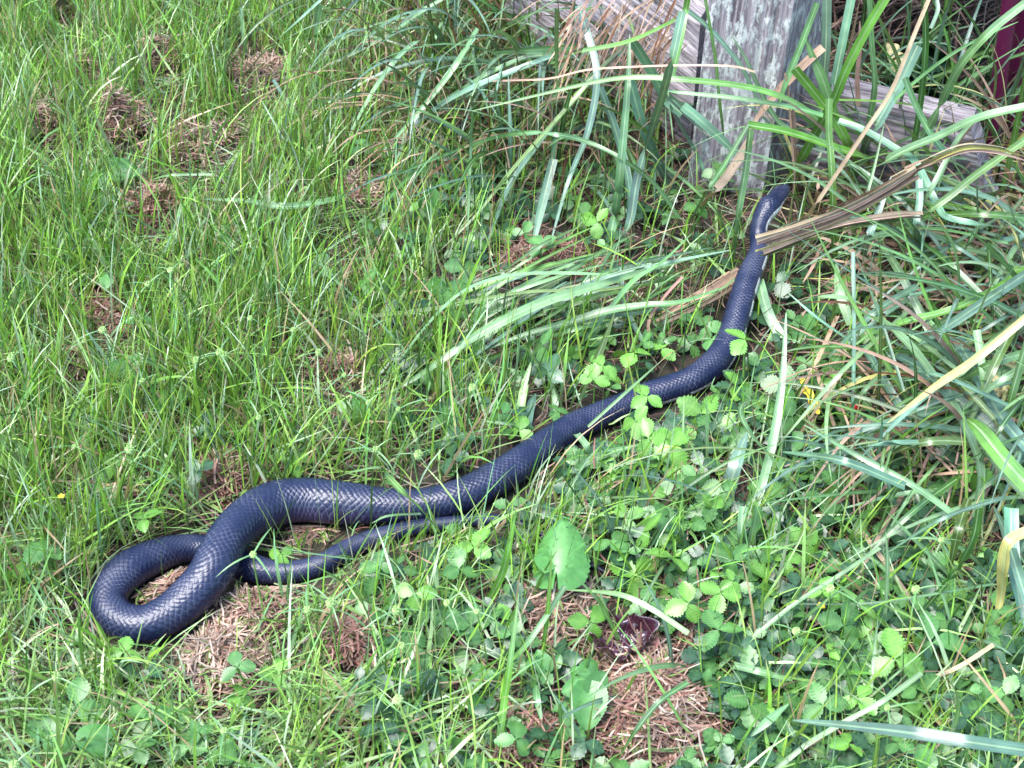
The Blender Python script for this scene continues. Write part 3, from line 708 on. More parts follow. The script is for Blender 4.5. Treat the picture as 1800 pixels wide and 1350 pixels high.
def TB(key, crop, pts, wpx, z=(2, 6, 2), col='p', tip='a', v=None, tipcol=None, name='blade', label=None, cat='grass', mat=None, rnd=.35, root=True):
    ox, oy = CROP[crop]; q = [(ox+x/3.0, oy+y/3.0) for x, y in pts]
    K = catmull(np.array(q), 7); n = len(K); t = np.linspace(0, 1, n)
    zz = np.interp(t, np.linspace(0, 1, len(z)), z)/100*(1.45 if key == 'A' else 1)
    C = []
    if v is not None:                            # the lower end of an upright blade stands on the ground
        v = list(v); lo = -1 if K[-1][1] > K[0][1] else 0
        if root and K[lo][1] > 292: v[lo] = (YP-P(K[lo][0], K[lo][1], .003)[1])*100
    for (x, y), zi, ti in zip(K, zz, t):
        if v is not None:
            p = PV(x, y, YP-np.interp(ti, np.linspace(0, 1, len(v)), v)/100)
            if p[2] < .004: p = P(x, y, .004)
        else: p = P(x, y, zi)
        C.append(p)
    C = np.array(C)
    for i in range(3): C[1:-1, i] = (C[:-2, i]+2*C[1:-1, i]+C[2:, i])/4
    hw = wpx/3.0/2*depth(C)/FPX*1.08
    e = np.ones(n)
    if 'a' in tip: e = np.minimum(e, .1+.9*np.clip(t/.45, 0, 1)**.7)
    if 'b' in tip: e = np.minimum(e, .1+.9*np.clip((1-t)/.45, 0, 1)**.7)
    par = TUSS.get(key)
    if par is None:
        loc = C[np.argmin(C[:, 2])].copy(); par = empty(name, loc); tag(par, label, cat)
        o = obj('stalk' if 'stalk' in name else 'blade', blade_mesh(name, C, hw*e, col, loc, rnd, tipcol=tipcol, mat=mat), par)
    else:
        loc = np.array(par.location); o = obj(name, blade_mesh(name, C, hw*e, col, loc, rnd, tipcol=tipcol, mat=mat), par)
    return o
# --- tussock left of the post
A = 'A'
TB(A,2,[(1135,45),(1132,300),(1130,680),(1090,1000)],24,(22,14,5,1),'p','n')
TB(A,2,[(100,1000),(240,940),(660,770),(900,705),(1130,710),(1300,750),(1480,840),(1650,970),(1780,1150)],24,(1,6,10,9,3),'p','a')
TB(A,2,[(690,585),(1000,510),(1350,430),(1560,408),(1800,420),(2080,450),(2260,490),(2420,560),(2550,660)],30,col='g',tip='a',v=(6,9,12,12,10))
TB(A,2,[(692,590),(680,800),(668,1100),(665,1340)],16,(10,6,3,1),'p','b')
TB(A,2,[(1520,180),(1510,450),(1470,900),(1440,1150),(1400,1290)],42,(16,14,8,3,1),'p','a')
TB(A,2,[(1800,60),(1740,330),(1690,520),(1640,680),(1560,950),(1520,1180),(1440,1310)],42,(24,20,14,8,4,1),'b','n')
TB(A,2,[(1250,30),(1290,150),(1350,400),(1300,700),(1200,950),(1090,1330)],36,(14,14,12,8,4,1),'b','b')
TB(A,2,[(880,390),(890,700),(890,900)],20,(10,6,2),'b','a')
TB(A,2,[(1120,840),(1060,1080),(1000,1340)],42,(5,3,1),'b','b')
TB(A,2,[(1370,560),(1480,610),(1620,710),(1780,850)],32,(12,10,7,4),'g','a')
TB(A,2,[(450,590),(700,430),(950,310),(1110,290)],28,(3,6,8,8),'p','a')
TB(A,2,[(210,840),(450,610),(700,460),(1000,340),(1110,300)],36,(1,4,7,9,9),'b','a')
TB(A,2,[(140,880),(400,600),(600,350),(720,150)],26,(1,5,8,9),'p','a')
TB(A,2,[(0,800),(140,530),(270,340),(400,220),(480,215),(530,280)],36,(1,5,8,8,6,3),'l','a')
TB(A,2,[(760,210),(950,110),(1130,5),(1300,-80)],26,(9,12,14,14),'g','n')
TB(A,2,[(0,310),(250,180),(440,50),(600,-40)],20,(2,5,8,9),'p','a')
TB(A,2,[(240,950),(400,620),(560,400),(700,200)],30,(1,4,7,8),'b','a')
TB(A,2,[(750,1340),(880,1000),(1000,820),(1150,620)],42,(1,3,5,6),'b','a')
TB(A,2,[(500,1340),(700,1150),(900,900),(1200,560),(1400,330),(1550,200)],26,(1,3,5,8,11,12),'o','a')
TB(A,2,[(1270,270),(1520,220),(1760,110)],30,(14,18,22),'g','n')
TB(A,2,[(780,275),(1000,265),(1250,245)],32,(7,9,9),'p','a')
TB(A,2,[(1540,220),(1640,380),(1720,530),(1800,600)],50,(15,12,9,8),'b','n')
TB(A,2,[(1360,460),(1450,700),(1520,1000),(1500,1200)],42,(10,7,4,1),'b','b')
TB(A,2,[(1520,420),(1600,700),(1700,920)],50,(12,7,2),'b','n')
TB(A,2,[(1720,480),(1800,490),(2100,520),(2400,570),(2540,610)],24,col='p',tip='a',v=(8,10,12,12))
TB(A,2,[(1720,520),(1850,650),(1960,740),(2030,780)],46,(11,7,4,3),'b','n')
TB(A,2,[(1730,560),(1800,690),(1880,830),(1940,980)],30,(9,6,3,1),'b','b')
TB(A,2,[(345,-30),(240,370),(130,880),(95,1040)],11,(26,18,6,1),'t','n',name='dry_stalk')
TB(A,2,[(610,435),(900,425),(1100,415),(1290,370),(1500,355),(1800,345),(2060,350),(2180,380)],12,col='t',tip='n',v=(-20,0,4,8,9,9),name='dry_stalk')
TB(A,2,[(650,-20),(740,180),(750,380)],12,(14,9,4),'k','n',name='dry_stalk')
TB(A,3,[(30,60),(130,140),(230,250),(320,370),(400,530),(470,610)],24,col='b',tip='b',v=(2,3,4,5,6))
TB(A,3,[(260,190),(340,330),(420,510),(500,640),(570,690)],32,col='p',tip='a',v=(4,5,6,7))
TB(A,3,[(0,560),(100,640),(220,750),(330,860)],46,col='b',tip='b',v=(4,5,6,7))
TB(A,3,[(115,-20),(170,300),(190,500),(220,760),(235,900)],17,col='g',tip='b',v=(3,4,5,6))
TB(A,3,[(30,-20),(15,60),(-10,200),(-60,420)],30,col='g',tip='n',v=(4,4,6,8))
for k in range(100):                              # dead hanging leaves over the left rail
    x, y = random.uniform(1000, 1215), random.uniform(-30, 95); dx, dy = random.uniform(-85, -10), random.uniform(40, 130)
    TB(A,2,[((x-600)*3,y*3),((x+dx*.5-600)*3,(y+dy*.45)*3),((x+dx-600)*3,(y+dy)*3)],random.uniform(5,13),col=random.choice('tttk'),tip='ab',v=(-9,-6,-4),name='dry_blade')
# --- right of the post
B = 'B'
TB(B,3,[(1075,-20),(960,170),(860,370),(790,540),(700,700),(600,880),(545,965)],46,col='g',tip='n',v=(12,12,12,11,9,7))
TB(B,3,[(590,360),(680,470),(760,570),(850,710),(900,850),(880,1000)],46,col='g',tip='n',v=(10,10,11,11))
TB(B,3,[(770,520),(770,700),(785,900),(800,1340),(805,1480)],36,col='g',tip='n',v=(14,16,20,26))
TB(B,3,[(345,660),(560,700),(800,780),(1000,840),(1170,885)],50,col='g',tip='n',v=(14,13,12,10))
TB(B,3,[(345,662),(240,840),(130,1010),(0,1240)],26,col='d',tip='b',v=(14,18,22,30))
TB(B,3,[(355,680),(330,900),(290,1130),(250,1420)],42,col='p',tip='n',v=(12,16,20,26))
TB(B,3,[(1272,-20),(1280,250),(1250,560),(1210,790),(1180,890)],32,col='d',tip='n',v=(16,15,13,11))
TB(B,3,[(1170,410),(1230,560),(1330,740),(1440,880),(1580,1150)],32,col='p',tip='n',v=(18,19,21,24))
TB(B,3,[(1580,1150),(1530,1240),(1460,1360),(1390,1480)],22,col='d',tip='b',v=(24,26,30))
TB(B,3,[(830,970),(1000,890),(1160,800),(1350,720),(1570,620),(1830,560)],48,col='l',tip='n',v=(15,18,20,22,24))
TB(B,3,[(1830,0),(1640,150),(1500,300),(1420,420),(1340,590),(1260,730)],42,col='p',tip='n',v=(26,26,24,22,18))
TB(B,3,[(1770,115),(1600,190),(1450,270),(1280,390),(1120,530)],28,col='p',tip='a',v=(20,18,16,14))
TB(B,3,[(1830,720),(1550,920),(1400,1040),(1250,1150),(1120,1290)],36,col='g',tip='b',v=(28,28,29,30))
TB(B,3,[(1130,1280),(1300,1020),(1450,740),(1560,620)],32,col='l',tip='a',v=(28,25,20,16))
TB(B,3,[(820,640),(960,690),(1130,790),(1230,860),(1340,1080),(1400,1150),(1600,1190),(1830,1230)],38,col='b',tip='n',v=(13,15,18,22,28,30,30))
TB(B,3,[(820,530),(1000,535),(1200,555),(1320,580)],26,col='g',tip='b',v=(10,10,10))
TB(B,3,[(760,-20),(755,250),(735,520),(725,800)],46,col='b',tip='n',v=(3,4,5,7))
TB(B,3,[(895,-20),(850,200),(800,450)],46,col='b',tip='n',v=(4,5,6))
TB(B,3,[(980,-20),(995,250),(1010,450),(980,650)],36,col='p',tip='n',v=(7,8,9))
TB(B,3,[(640,180),(690,310),(740,420),(800,600),(850,720)],52,col='p',tip='a',v=(6,7,8,9))
TB(B,3,[(710,15),(620,250),(540,450),(505,570)],32,col='p',tip='b',v=(9,9,9))
TB(B,3,[(850,330),(890,480),(930,640),(1000,700)],42,col='b',tip='a',v=(6,7,9))
TB(B,3,[(1240,240),(1150,430),(1060,590),(990,720),(930,900)],60,col='b',tip='n',v=(10,11,12,14))
TB(B,3,[(935,110),(940,250),(925,400),(930,560)],36,col='t',tip='a',v=(4,5,6),name='dry_blade')
TB(B,3,[(350,680),(470,520),(640,340),(740,250)],42,col='t',tip='a',v=(9,8,7,6),name='dry_blade')
TB(B,3,[(360,740),(250,910),(170,1010),(60,1130)],46,col='t',tip='b',v=(11,15,18,22),name='dry_blade')
TB(B,3,[(540,385),(560,500),(580,800),(590,950),(560,1180)],12,col='t',tip='n',v=(9,9,10,12),name='dry_blade')
TB(B,3,[(575,480),(590,700),(600,850),(620,1000)],30,col='t',tip='a',v=(8,9,10),name='dry_blade')
TB(B,3,[(715,930),(712,1010),(700,1080)],20,col='t',tip='a',v=(18,19,20),name='dry_blade')
TB(B,3,[(1100,930),(1040,1100),(980,1250),(940,1380)],36,col='b',tip='a',v=(22,25,28,30))
TB(B,3,[(1065,640),(1010,880),(940,1120),(860,1350)],18,col='d',tip='a',v=(18,22,26,30))
TB(B,3,[(1240,870),(1250,1050),(1230,1200),(1250,1360)],34,col='b',tip='n',v=(20,24,27,30))
TB(B,3,[(1340,0),(1345,60),(1310,150)],20,col='b',tip='n',v=(0,1,2))
TB('z',3,[(1312,-40),(1210,210),(1100,480),(970,680),(830,890),(700,1080),(500,1370)],20,col='s',tip='n',v=(26,27,28,29,30,31,34),name='dead_stem',label='single thick orange-tan dry stalk leaning across the rail past the snake\'s head',cat='dry stalk',rnd=.1)
# broken dry leaf bundles
def bundle(crop, lines, label, z=None, v=None):
    first = None; ox, oy = CROP[crop]
    x, y = lines[0][0][len(lines[0][0])//2]; e = tuss('_b', ox+x/3, oy+y/3, label, 'dry leaves', name='dry_leaf_bundle')
    for pts, wd, c, tip in lines:
        for q in range(3):                       # each dead leaf has split into strands
            j = lambda k: random.gauss(0, wd*.10)
            off = (q-1)*wd*.34; cut = random.uniform(-28, 28)
            pp = [(px_+off*.35+j(0)+(cut if i == 0 else 0), py_+off+j(1)-(cut*.4 if i == 0 else 0)) for i, (px_, py_) in enumerate(pts)]
            cq = np.array(BC[random.choice([c, c, c, 't', 'y'])])*random.uniform(.65, 1.05)
            TB('_b', crop, pp, wd*random.uniform(.30, .55), z or (2, 4, 3), tuple(cq), tip, v, name='dry_blade', root=False, mat=M_STRAW, rnd=.7)
bundle(3, [([(400,1270),(620,1190),(850,1100),(1080,980),(1230,890)],40,'t','n'),([(405,1300),(640,1225),(860,1140),(1090,1020),(1240,930)],34,'y','n'),([(560,1180),(760,1100),(980,1010),(1180,900)],26,'k','n'),
  ([(430,1320),(800,1190),(1100,1140),(1260,1130)],44,'t','n'),([(440,1345),(760,1230),(1000,1180),(1150,1165)],24,'o','n'),([(1100,960),(1280,860),(1480,780),(1650,790),(1800,830)],44,'k','b'),([(1190,890),(1300,850),(1420,800)],40,'t','n')],
  'thick bundle of split tan and green dead leaves resting on the snake\'s neck', v=(30,31,31,31))
bundle(5, [([(1680,330),(1830,240),(1950,180),(2090,80)],40,'t','n'),([(1690,345),(1840,275),(1980,205),(2100,120)],34,'l','n'),([(1685,315),(1850,215),(2050,90)],24,'p','n')],
  'cut end of a broad half-dead leaf pointing at the snake\'s neck from the left', z=(2, 3, 3))
# --- swept blades
D = 'D'
TB(D,5,[(-120,215),(-60,290),(0,300),(150,320),(300,305),(500,280),(700,240),(1000,190),(1400,180),(1750,100),(2040,-20)],34,(2,3,4,5,6,3),'o','b')
TB(D,5,[(150,720),(300,560),(450,370),(600,220),(750,140),(950,100),(1200,95),(1400,100),(1500,80),(1800,10),(2060,-70)],40,(1,4,7,9,10,10,9,6,2),'l','ab')
TB(D,5,[(200,750),(380,650),(500,570),(700,430),(900,320),(1100,230),(1300,170),(1500,110),(1800,20),(2060,-50)],48,(1,3,6,8,9,9,6,2),'l','ab')
TB(D,5,[(570,640),(700,530),(900,390),(1050,270),(1200,200),(1450,100),(1750,30),(2050,-30)],42,(1,4,6,7,7),'b','ab')
TB(D,5,[(750,500),(950,420),(1200,350),(1400,290),(1600,260),(1800,240),(2030,160)],42,(3,5,6,6,5),'p','ab')
TB(D,5,[(850,470),(1100,390),(1400,310),(1600,290),(2000,180)],32,(2,4,5,5),'p','ab')
TB(D,5,[(1170,560),(1300,430),(1430,270),(1550,130),(1700,30),(1850,-120)],50,(1,4,7,8,8),'p','ab')
TB(D,5,[(1240,800),(1300,650),(1380,460),(1440,300)],42,(1,3,5,7),'o','ab')
TB(D,5,[(940,870),(960,720),(1000,560)],42,(1,3,5),'g','b')
TB(D,5,[(980,900),(1000,780),(1025,725)],42,(1,2,3),'b','b')
TB(D,5,[(1110,850),(1130,760),(1100,640)],34,(1,2,3),'p','b')
TB(D,5,[(750,870),(870,885),(960,890)],20,(3,3,2),'p','ab')
TB(D,5,[(180,680),(400,470),(560,330),(700,270)],24,(1,3,4,4),'p','ab')
TB(D,5,[(560,650),(720,560),(900,500),(1050,430)],26,(1,2,3,3),'g','ab')
TB(D,5,[(1470,60),(1490,240),(1560,400),(1640,520)],26,(6,4,2,1),'b','n')
TB(D,5,[(1640,480),(1620,350),(1700,220),(1800,110)],14,(1,4,6,7),'t','n',name='dry_blade')
for k in range(26):
    x0, y0 = random.uniform(760, 1020), random.uniform(470, 640); ln = random.uniform(150, 330); a = R(random.uniform(14, 40))
    TB(D,5,[((x0-600)*3,(y0-450)*3),((x0+ln*.5*math.cos(a)-600)*3,(y0-ln*.55*math.sin(a)-450)*3),((x0+ln*math.cos(a)-600)*3,(y0-ln*math.sin(a)*.95-450)*3)],random.uniform(14,34),(1,random.uniform(3,6),4),random.choice('pblgo'),'ab')
# --- right-hand tussock
Cc = 'C'
TB(Cc,6,[(640,240),(720,215),(880,230),(1000,310),(1090,370),(1220,500),(1330,650),(1450,830),(1550,1050),(1570,1200),(1540,1380)],54,(5,8,10,11,10,8,6,3),'l','a')
TB(Cc,6,[(1080,880),(1330,690),(1550,540),(1830,310)],40,(10,14,17,20),'y','a')
TB(Cc,6,[(1550,390),(1590,650),(1635,970)],36,(12,9,4),'p','n')
TB(Cc,6,[(1830,400),(1730,750),(1670,1040)],46,(14,9,3),'g','n')
TB(Cc,6,[(1500,860),(1570,920),(1700,1080),(1830,1220)],84,(10,11,12,12),'g','a')
TB(Cc,6,[(1540,950),(1690,1150),(1830,1300)],62,(7,8,9),'l','a')
TB(Cc,6,[(1440,430),(1540,600),(1680,850),(1830,1030)],72,(6,7,8,8),'b','n')
TB(Cc,6,[(950,470),(1050,640),(1150,800),(1230,900)],42,(5,5,4,2),'b','n')
TB(Cc,6,[(1000,490),(1200,560),(1350,680),(1500,800),(1830,1070)],62,(4,6,7,7,6),'b','a')
TB(Cc,6,[(900,-20),(905,460),(895,850),(890,1000)],19,(16,10,4,1),'b','n')
TB(Cc,6,[(810,30),(830,200),(890,360)],46,(7,6,4),'l','a')
TB(Cc,6,[(400,130),(450,300),(520,430)],52,(4,3,2),'l','n')
TB(Cc,6,[(1830,60),(1600,200),(1400,290),(1200,340),(1020,400),(880,490)],42,(12,13,12,10,7,5),'g','b')
TB(Cc,6,[(1830,80),(1560,260),(1380,380),(1240,470)],48,(15,14,12,10),'b','b')
TB(Cc,6,[(540,180),(700,320),(900,460)],15,(9,8,6),'b','a')
TB(Cc,6,[(1440,425),(1300,440),(1120,520)],22,(5,6,4),'g','a')
TB(Cc,6,[(1830,370),(1560,440),(1300,500),(1000,560)],26,(6,6,5,4),'o','b')
for k in range(70):                              # green blades fanning out of the right-hand edge
    x0, y0 = random.uniform(1560, 1900), random.uniform(330, 900); ln = random.uniform(120, 330); a = R(random.choice([random.gauss(205, 16), random.gauss(150, 18), random.gauss(235, 15)]))
    x1, y1 = x0+ln*math.cos(a), y0-ln*math.sin(a)
    if x1 < 1400 and y1 < 640: continue
    hz = random.uniform(2, 9)
    TB(Cc,6,[((x0-1200)*3,(y0-450)*3),(((x0+x1)/2-1200)*3,((y0+y1)/2-14-450)*3),((x1-1200)*3,(y1-450)*3)],random.uniform(14,44),(hz,hz+3,hz*.5),random.choice('bbplgdo'),'b')
for k in range(200):                             # tan dead leaves under them
    x0, y0 = random.uniform(1390, 1880), random.uniform(380, 880); ln = random.uniform(50, 210); a = R(random.choice([random.gauss(200, 22), random.gauss(150, 25), random.gauss(250, 20)]))
    if x0 < 1500 and y0 > 760: continue
    x1, y1 = x0+ln*math.cos(a), y0-ln*math.sin(a)
    if x1 < 1370: continue
    hz = random.uniform(.6, 5)
    TB(Cc,6,[((x0-1200)*3,(y0-450)*3),(((x0+x1)/2-1200+random.uniform(-8,8))*3,((y0+y1)/2+random.uniform(-12,6)-450)*3),((x1-1200)*3,(y1-450)*3)],random.uniform(6,22),(hz,hz+1,hz*.6),random.choice('ttttty'),'b',name='dry_blade')
# --- blades among the strawberry leaves and in front of the snake
E = 'E'
TB(E,6,[(545,300),(530,600),(490,900),(420,1200),(360,1370)],42,(13,10,7,3,1),'l','a')
TB(E,6,[(430,760),(330,770),(305,840),(380,970),(480,1080),(600,1250),(660,1360)],32,(7,8,8,6,4,2),'p','a')
TB(E,6,[(340,930),(280,1100),(230,1300)],72,(5,4,1),'b','a')
TB(E,6,[(640,890),(900,1040),(1200,1200),(1430,1360)],30,(7,9,9,7),'l','a')
TB(E,6,[(620,980),(560,1150),(520,1350)],20,(7,4,1),'g','a')
TB(E,6,[(1020,790),(1050,950),(1120,1200)],14,(6,4,1),'p','a')
TB(E,6,[(990,850),(985,1100),(990,1340)],34,(6,3,1),'p','n')
TB(E,6,[(820,-20),(905,-10)],12,(5,5),'p','n')
TB(E,5,[(-30,1170),(60,1140),(200,1118),(240,1160),(330,1255),(430,1350),(530,1480),(620,1590)],36,(9,10,10,9,8,6,3,1),'g','a')
TB(E,5,[(1690,550),(1500,720),(1300,900)],15,(9,8,6),'p','a')
TB(E,5,[(1130,1190),(1350,1060),(1590,990)],42,(2,3,3),'p','ab')
TB(E,5,[(1240,940),(1290,1000),(1310,1040)],40,(4,4,3),'l','b')
TB(E,8,[(920,-10),(880,200),(840,350),(760,490)],36,(13,9,5,1),'g','a')
TB(E,8,[(935,430),(890,800),(860,1000),(830,1240)],36,(12,8,4,1),'g','a')
TB(E,8,[(1110,200),(1090,500),(1060,760)],22,(12,7,1),'g','a')
TB(E,8,[(1180,390),(1080,550),(960,720),(880,790)],27,(8,6,4,2),'p','n')
TB(E,8,[(1220,330),(1340,450),(1400,550),(1470,690)],26,(8,6,4,1),'g','a')
TB(E,8,[(1180,410),(1350,420),(1500,445),(1650,520),(1830,640)],26,(4,7,9,9,8),'l','a')
TB(E,8,[(490,230),(500,400)],28,(4,2),'l','a')
TB(E,8,[(1830,900),(1680,1000),(1550,1160),(1460,1310)],32,(6,6,4,1),'d','b')
TB(E,8,[(1150,1010),(1160,1180),(1172,1360)],20,(7,4,1),'g','n')
TB(E,8,[(1120,960),(1200,1080),(1310,1260)],20,(5,4,1),'b','a')
TB(E,8,[(760,1180),(810,1100),(890,1020)],34,(1,2,3),'p','b')
TB(E,8,[(1030,880),(1030,980),(1060,1110)],36,(2,3,2),'p','ab')
TB(E,8,[(160,60),(250,20),(420,10)],14,(6,6,5),'p','a')
TB(E,9,[(1560,-20),(1530,140),(1450,290),(1380,390),(1250,540)],46,(16,13,9,6,2),'d','b')
TB(E,9,[(1040,190),(850,320),(600,480),(400,640),(180,830)],24,(9,8,6,4,1),'l','n')
TB(E,9,[(1260,850),(1050,1000),(850,1110),(650,1230),(480,1370)],26,(7,7,5,4,2),'l','n')
TB(E,9,[(1070,100),(1080,300),(1060,640)],20,(9,6,1),'p','a')
TB(E,9,[(320,-30),(310,120),(330,230)],42,(6,4,1),'l','n')
TB(E,9,[(395,-30),(370,100),(335,260)],36,(7,4,1),'l','n')
TB(E,9,[(800,370),(900,450),(1000,540),(1090,620)],42,(6,5,4,2),'g','a')
TB(E,9,[(270,810),(400,840),(580,890)],36,(3,4,3),'l','b')
TB(E,9,[(545,1100),(580,1180),(640,1280),(690,1370)],52,(5,5,4,3),'p','a')
TB(E,9,[(350,1190),(450,1100),(560,1010)],42,(3,4,4),'l','ab')
TB(E,9,[(1830,100),(1720,160),(1690,300),(1680,450),(1640,600)],60,(11,11,8,4,1),'y','b')
TB(E,9,[(1640,-30),(1700,110),(1760,300),(1830,520)],60,(6,7,8,8),'b','a')
TB(E,9,[(1730,-20),(1740,250),(1800,600)],70,(9,7,4),'b','b')
TB(E,9,[(150,110),(220,180),(300,235)],42,(2,2,2),'b','ab')
TB(E,9,[(600,485),(1000,480),(1400,420),(1640,380)],14,(4,5,5,4),'p','a')
TB(E,9,[(1030,560),(1010,740),(985,1000),(960,1140)],18,(7,5,3,1),'p','a')
TB(E,9,[(140,0),(110,250),(85,500),(110,1000)],18,(11,8,5,1),'g','a')
TB(E,9,[(1280,180),(1340,350),(1400,540),(1460,750)],18,(8,6,4,1),'p','a')
TB(E,9,[(1640,700),(1450,820),(1250,900)],22,(6,4,2),'t','n',name='dry_blade')
TB(E,9,[(940,100),(1060,260),(1180,430),(1260,520)],26,(3,3,2,1),'t','n',name='dry_blade')
TB('z',9,[(1830,1262),(1500,1212),(1200,1165),(900,1130),(580,1098)],66,(17,18,17,14,10),'b','b',name='grass_shoot',label='broad pale blue-green blade arching low over the strawberry patch',rnd=.1)
# --- far lawn
G = 'G'
TB(G,1,[(1720,-20),(1500,180),(1400,270),(1300,390)],32,(16,10,6,1),'b','n')
TB(G,1,[(1690,20),(1640,260)],28,(10,3),'l','b')
TB(G,1,[(1640,340),(1800,210),(2050,110),(2400,50)],16,(2,5,7,7),'p','a')
TB(G,1,[(1560,410),(1800,310),(2100,150),(2300,20)],22,(2,5,8,9),'p','a')
TB(G,1,[(500,910),(590,1000),(700,1090)],46,(3,3,2),'b','a')
TB(G,1,[(1130,920),(900,925),(790,950)],16,(4,5,3),'p','b')
TB(G,1,[(1270,40),(1280,180),(1300,290)],20,(6,4,1),'l','n')
TB(G,1,[(1440,420),(1500,520),(1560,620)],20,(5,4,2),'b','n')
TB('z',1,[(1065,1050),(1300,1062),(1500,1090),(1680,1070),(1810,1040)],40,(4,5,6,5,3),'l','a',name='grass_shoot',label='single broad pale blade lying level across the fine lawn grass',rnd=.1)

# random fill: drooping blades and straw of the tussock left of the post
def fill(key, n, box, L, az, azs, lean, bend, wd, cols, name='blade', zlift=0):
    par = TUSS[key]; loc = np.array(par.location); made = 0
    for k in range(n):
        r = P(random.uniform(box[0], box[2]), random.uniform(box[1], box[3])); r[2] += zlift*random.random()
        C = grow(r[None], np.array([random.uniform(*L)]), np.array([random.gauss(az, azs)]), np.array([random.gauss(*lean)]), np.array([random.gauss(*bend)]), n=14, sway=.08)
        if over_snake(C)[0] or in_snake(C)[0]: continue
        q = proj(C[0]); 
        if ((np.abs(q[0]-1272) < 75) & (q[1] < 310) & (C[0][:, 1] > YP-.03)).any(): continue
        c = random.choice(cols)
        obj(name, blade_mesh(name, C[0], random.uniform(*wd)*taper(14, .6), c, loc, .5, mat=M_STRAW if c in 'tk' else None), par); made += 1
    return made
fill('A', 190, (760, -60, 1200, 190), (.18, .38), R(251), .30, (.5, .25), (1.1, .4), (.0018, .0040), 'bbbplpgo')
fill('I', 90, (600, -110, 960, 160), (.16, .34), R(254), .22, (.5, .25), (1.1, .4), (.0014, .0034), 'bbplpgol')
fill('I', 150, (620, -60, 1000, 240), (.12, .26), R(255), .35, (.6, .3), (.9, .4), (.0008, .0018), 'tttk', 'dry_blade')
fill('H', 190, (760, 20, 1190, 330), (.12, .26), R(248), .45, (.6, .3), (.9, .4), (.0018, .0036), 'bpod')
fill('H', 230, (700, -40, 1200, 300), (.10, .26), R(250), .5, (.75, .3), (.8, .4), (.0009, .0022), 'tttk', 'dry_blade')
fill('B', 130, (1395, 170, 1760, 345), (.16, .38), R(250), .9, (.3, .2), (.8, .5), (.0014, .0036), 'bbpdgol')
fill('J', 90, (1400, 180, 1860, 420), (.10, .30), R(235), .9, (.5, .3), (.8, .5), (.0010, .0030), 'ttty', 'dry_blade')
fill('J', 110, (1560, 330, 1950, 800), (.12, .3), R(205), .6, (.85, .25), (.7, .4), (.0010, .0028), 'tttyk', 'dry_blade')
fill('J', 120, (1480, 360, 1950, 900), (.16, .34), R(208), .6, (.75, .25), (.8, .4), (.0012, .0030), 'bbpldgo')
fill('B', 30, (1380, 330, 1700, 430), (.10, .24), R(220), 1.2, (.6, .3), (.8, .4), (.0012, .0035), 'tdoyt', 'dry_blade')
fill('C', 70, (1660, 300, 1950, 700), (.2, .4), R(215), .5, (.7, .25), (.9, .4), (.0018, .0042), 'bbplgd')
fill('E', 26, (1050, 740, 1780, 1330), (.07, .16), R(200), 1.6, (.5, .3), (.8, .4), (.0014, .003), 'pglb')
fill('G', 22, (380, -120, 700, 120), (.12, .28), R(250), .8, (.5, .3), (.9, .4), (.0012, .003), 'bplg')

# ------------------------------------------------------------------ leaves
def leaflet_mesh(name, mats, L=1.0, Wd=.82, rows=15, teeth=True, droop=.25, foldv=.18, pleat=.02, seed=0, shape='obovate', tooth_d=.20):
    """one leaflet of unit length: notched edge, pleated along its veins, folded along the midrib"""
    rs = random.Random(seed); V = []; C = []; UV = []
    for i in range(rows+1):
        t = i/rows
        if shape == 'obovate': hw = .5*Wd*(max(0, math.sin(math.pi*min(1, t**.82*.985+.008)))**.72)
        elif shape == 'heart': hw = .5*Wd*((max(0, math.sin(math.pi*min(1, t**.60*.99+.006))))**.62)
        else: hw = .5*Wd*(math.sin(math.pi*min(1, t*.985+.008))**.9)
        tooth = (1.0 if i % 2 == 0 else 1-tooth_d) if teeth and 1 < i < rows else 1.0
        jag = tooth*(1+rs.uniform(-.03, .03))
        for k, u in enumerate((-1, -.55, 0, .55, 1)):
            e = jag if abs(u) == 1 else 1
            x = hw*u*e
            fwd = t+abs(u)**1.3*hw*.42*(1-t)+(.15*tooth_d if abs(u) == 1 and i % 2 == 0 else 0)
            if shape == 'heart': fwd = t-abs(u)**1.6*.24*(1-t)**2.2*1.2
            z = foldv*abs(x)-droop*t*t*.6-.25*droop*(abs(x)*2)**2 + (pleat if i % 2 == 0 else -pleat)*(.15+abs(u))*(1-.4*abs(u))*math.sin(math.pi*min(1, t+.05))
            V.append((x, fwd, z)); UV.append((u*.5+.5, t))
            v = 1.0 if (i % 2 == 1 and u != 0) else (.1 if u == 0 else .3)
            if shape == 'heart': v = .2 if u == 0 else (.62 if i % 6 == 0 else 1.0)
            C.append((v, v, v, 1))
    F = []
    for i in range(rows):
        for k in range(4):
            a = i*5+k; F.append((a, a+1, a+6, a+5))
    return mesh(name, np.array(V), np.array(F), np.array(C), np.array(UV), mats=mats)
LEAFLETS = [[leaflet_mesh('leaflet', [M_LEAF[c]], Wd=random.uniform(.74, .92), droop=random.uniform(.1, .5), foldv=random.uniform(.05, .35), seed=10*c+s) for s in range(5)] for c in range(3)]
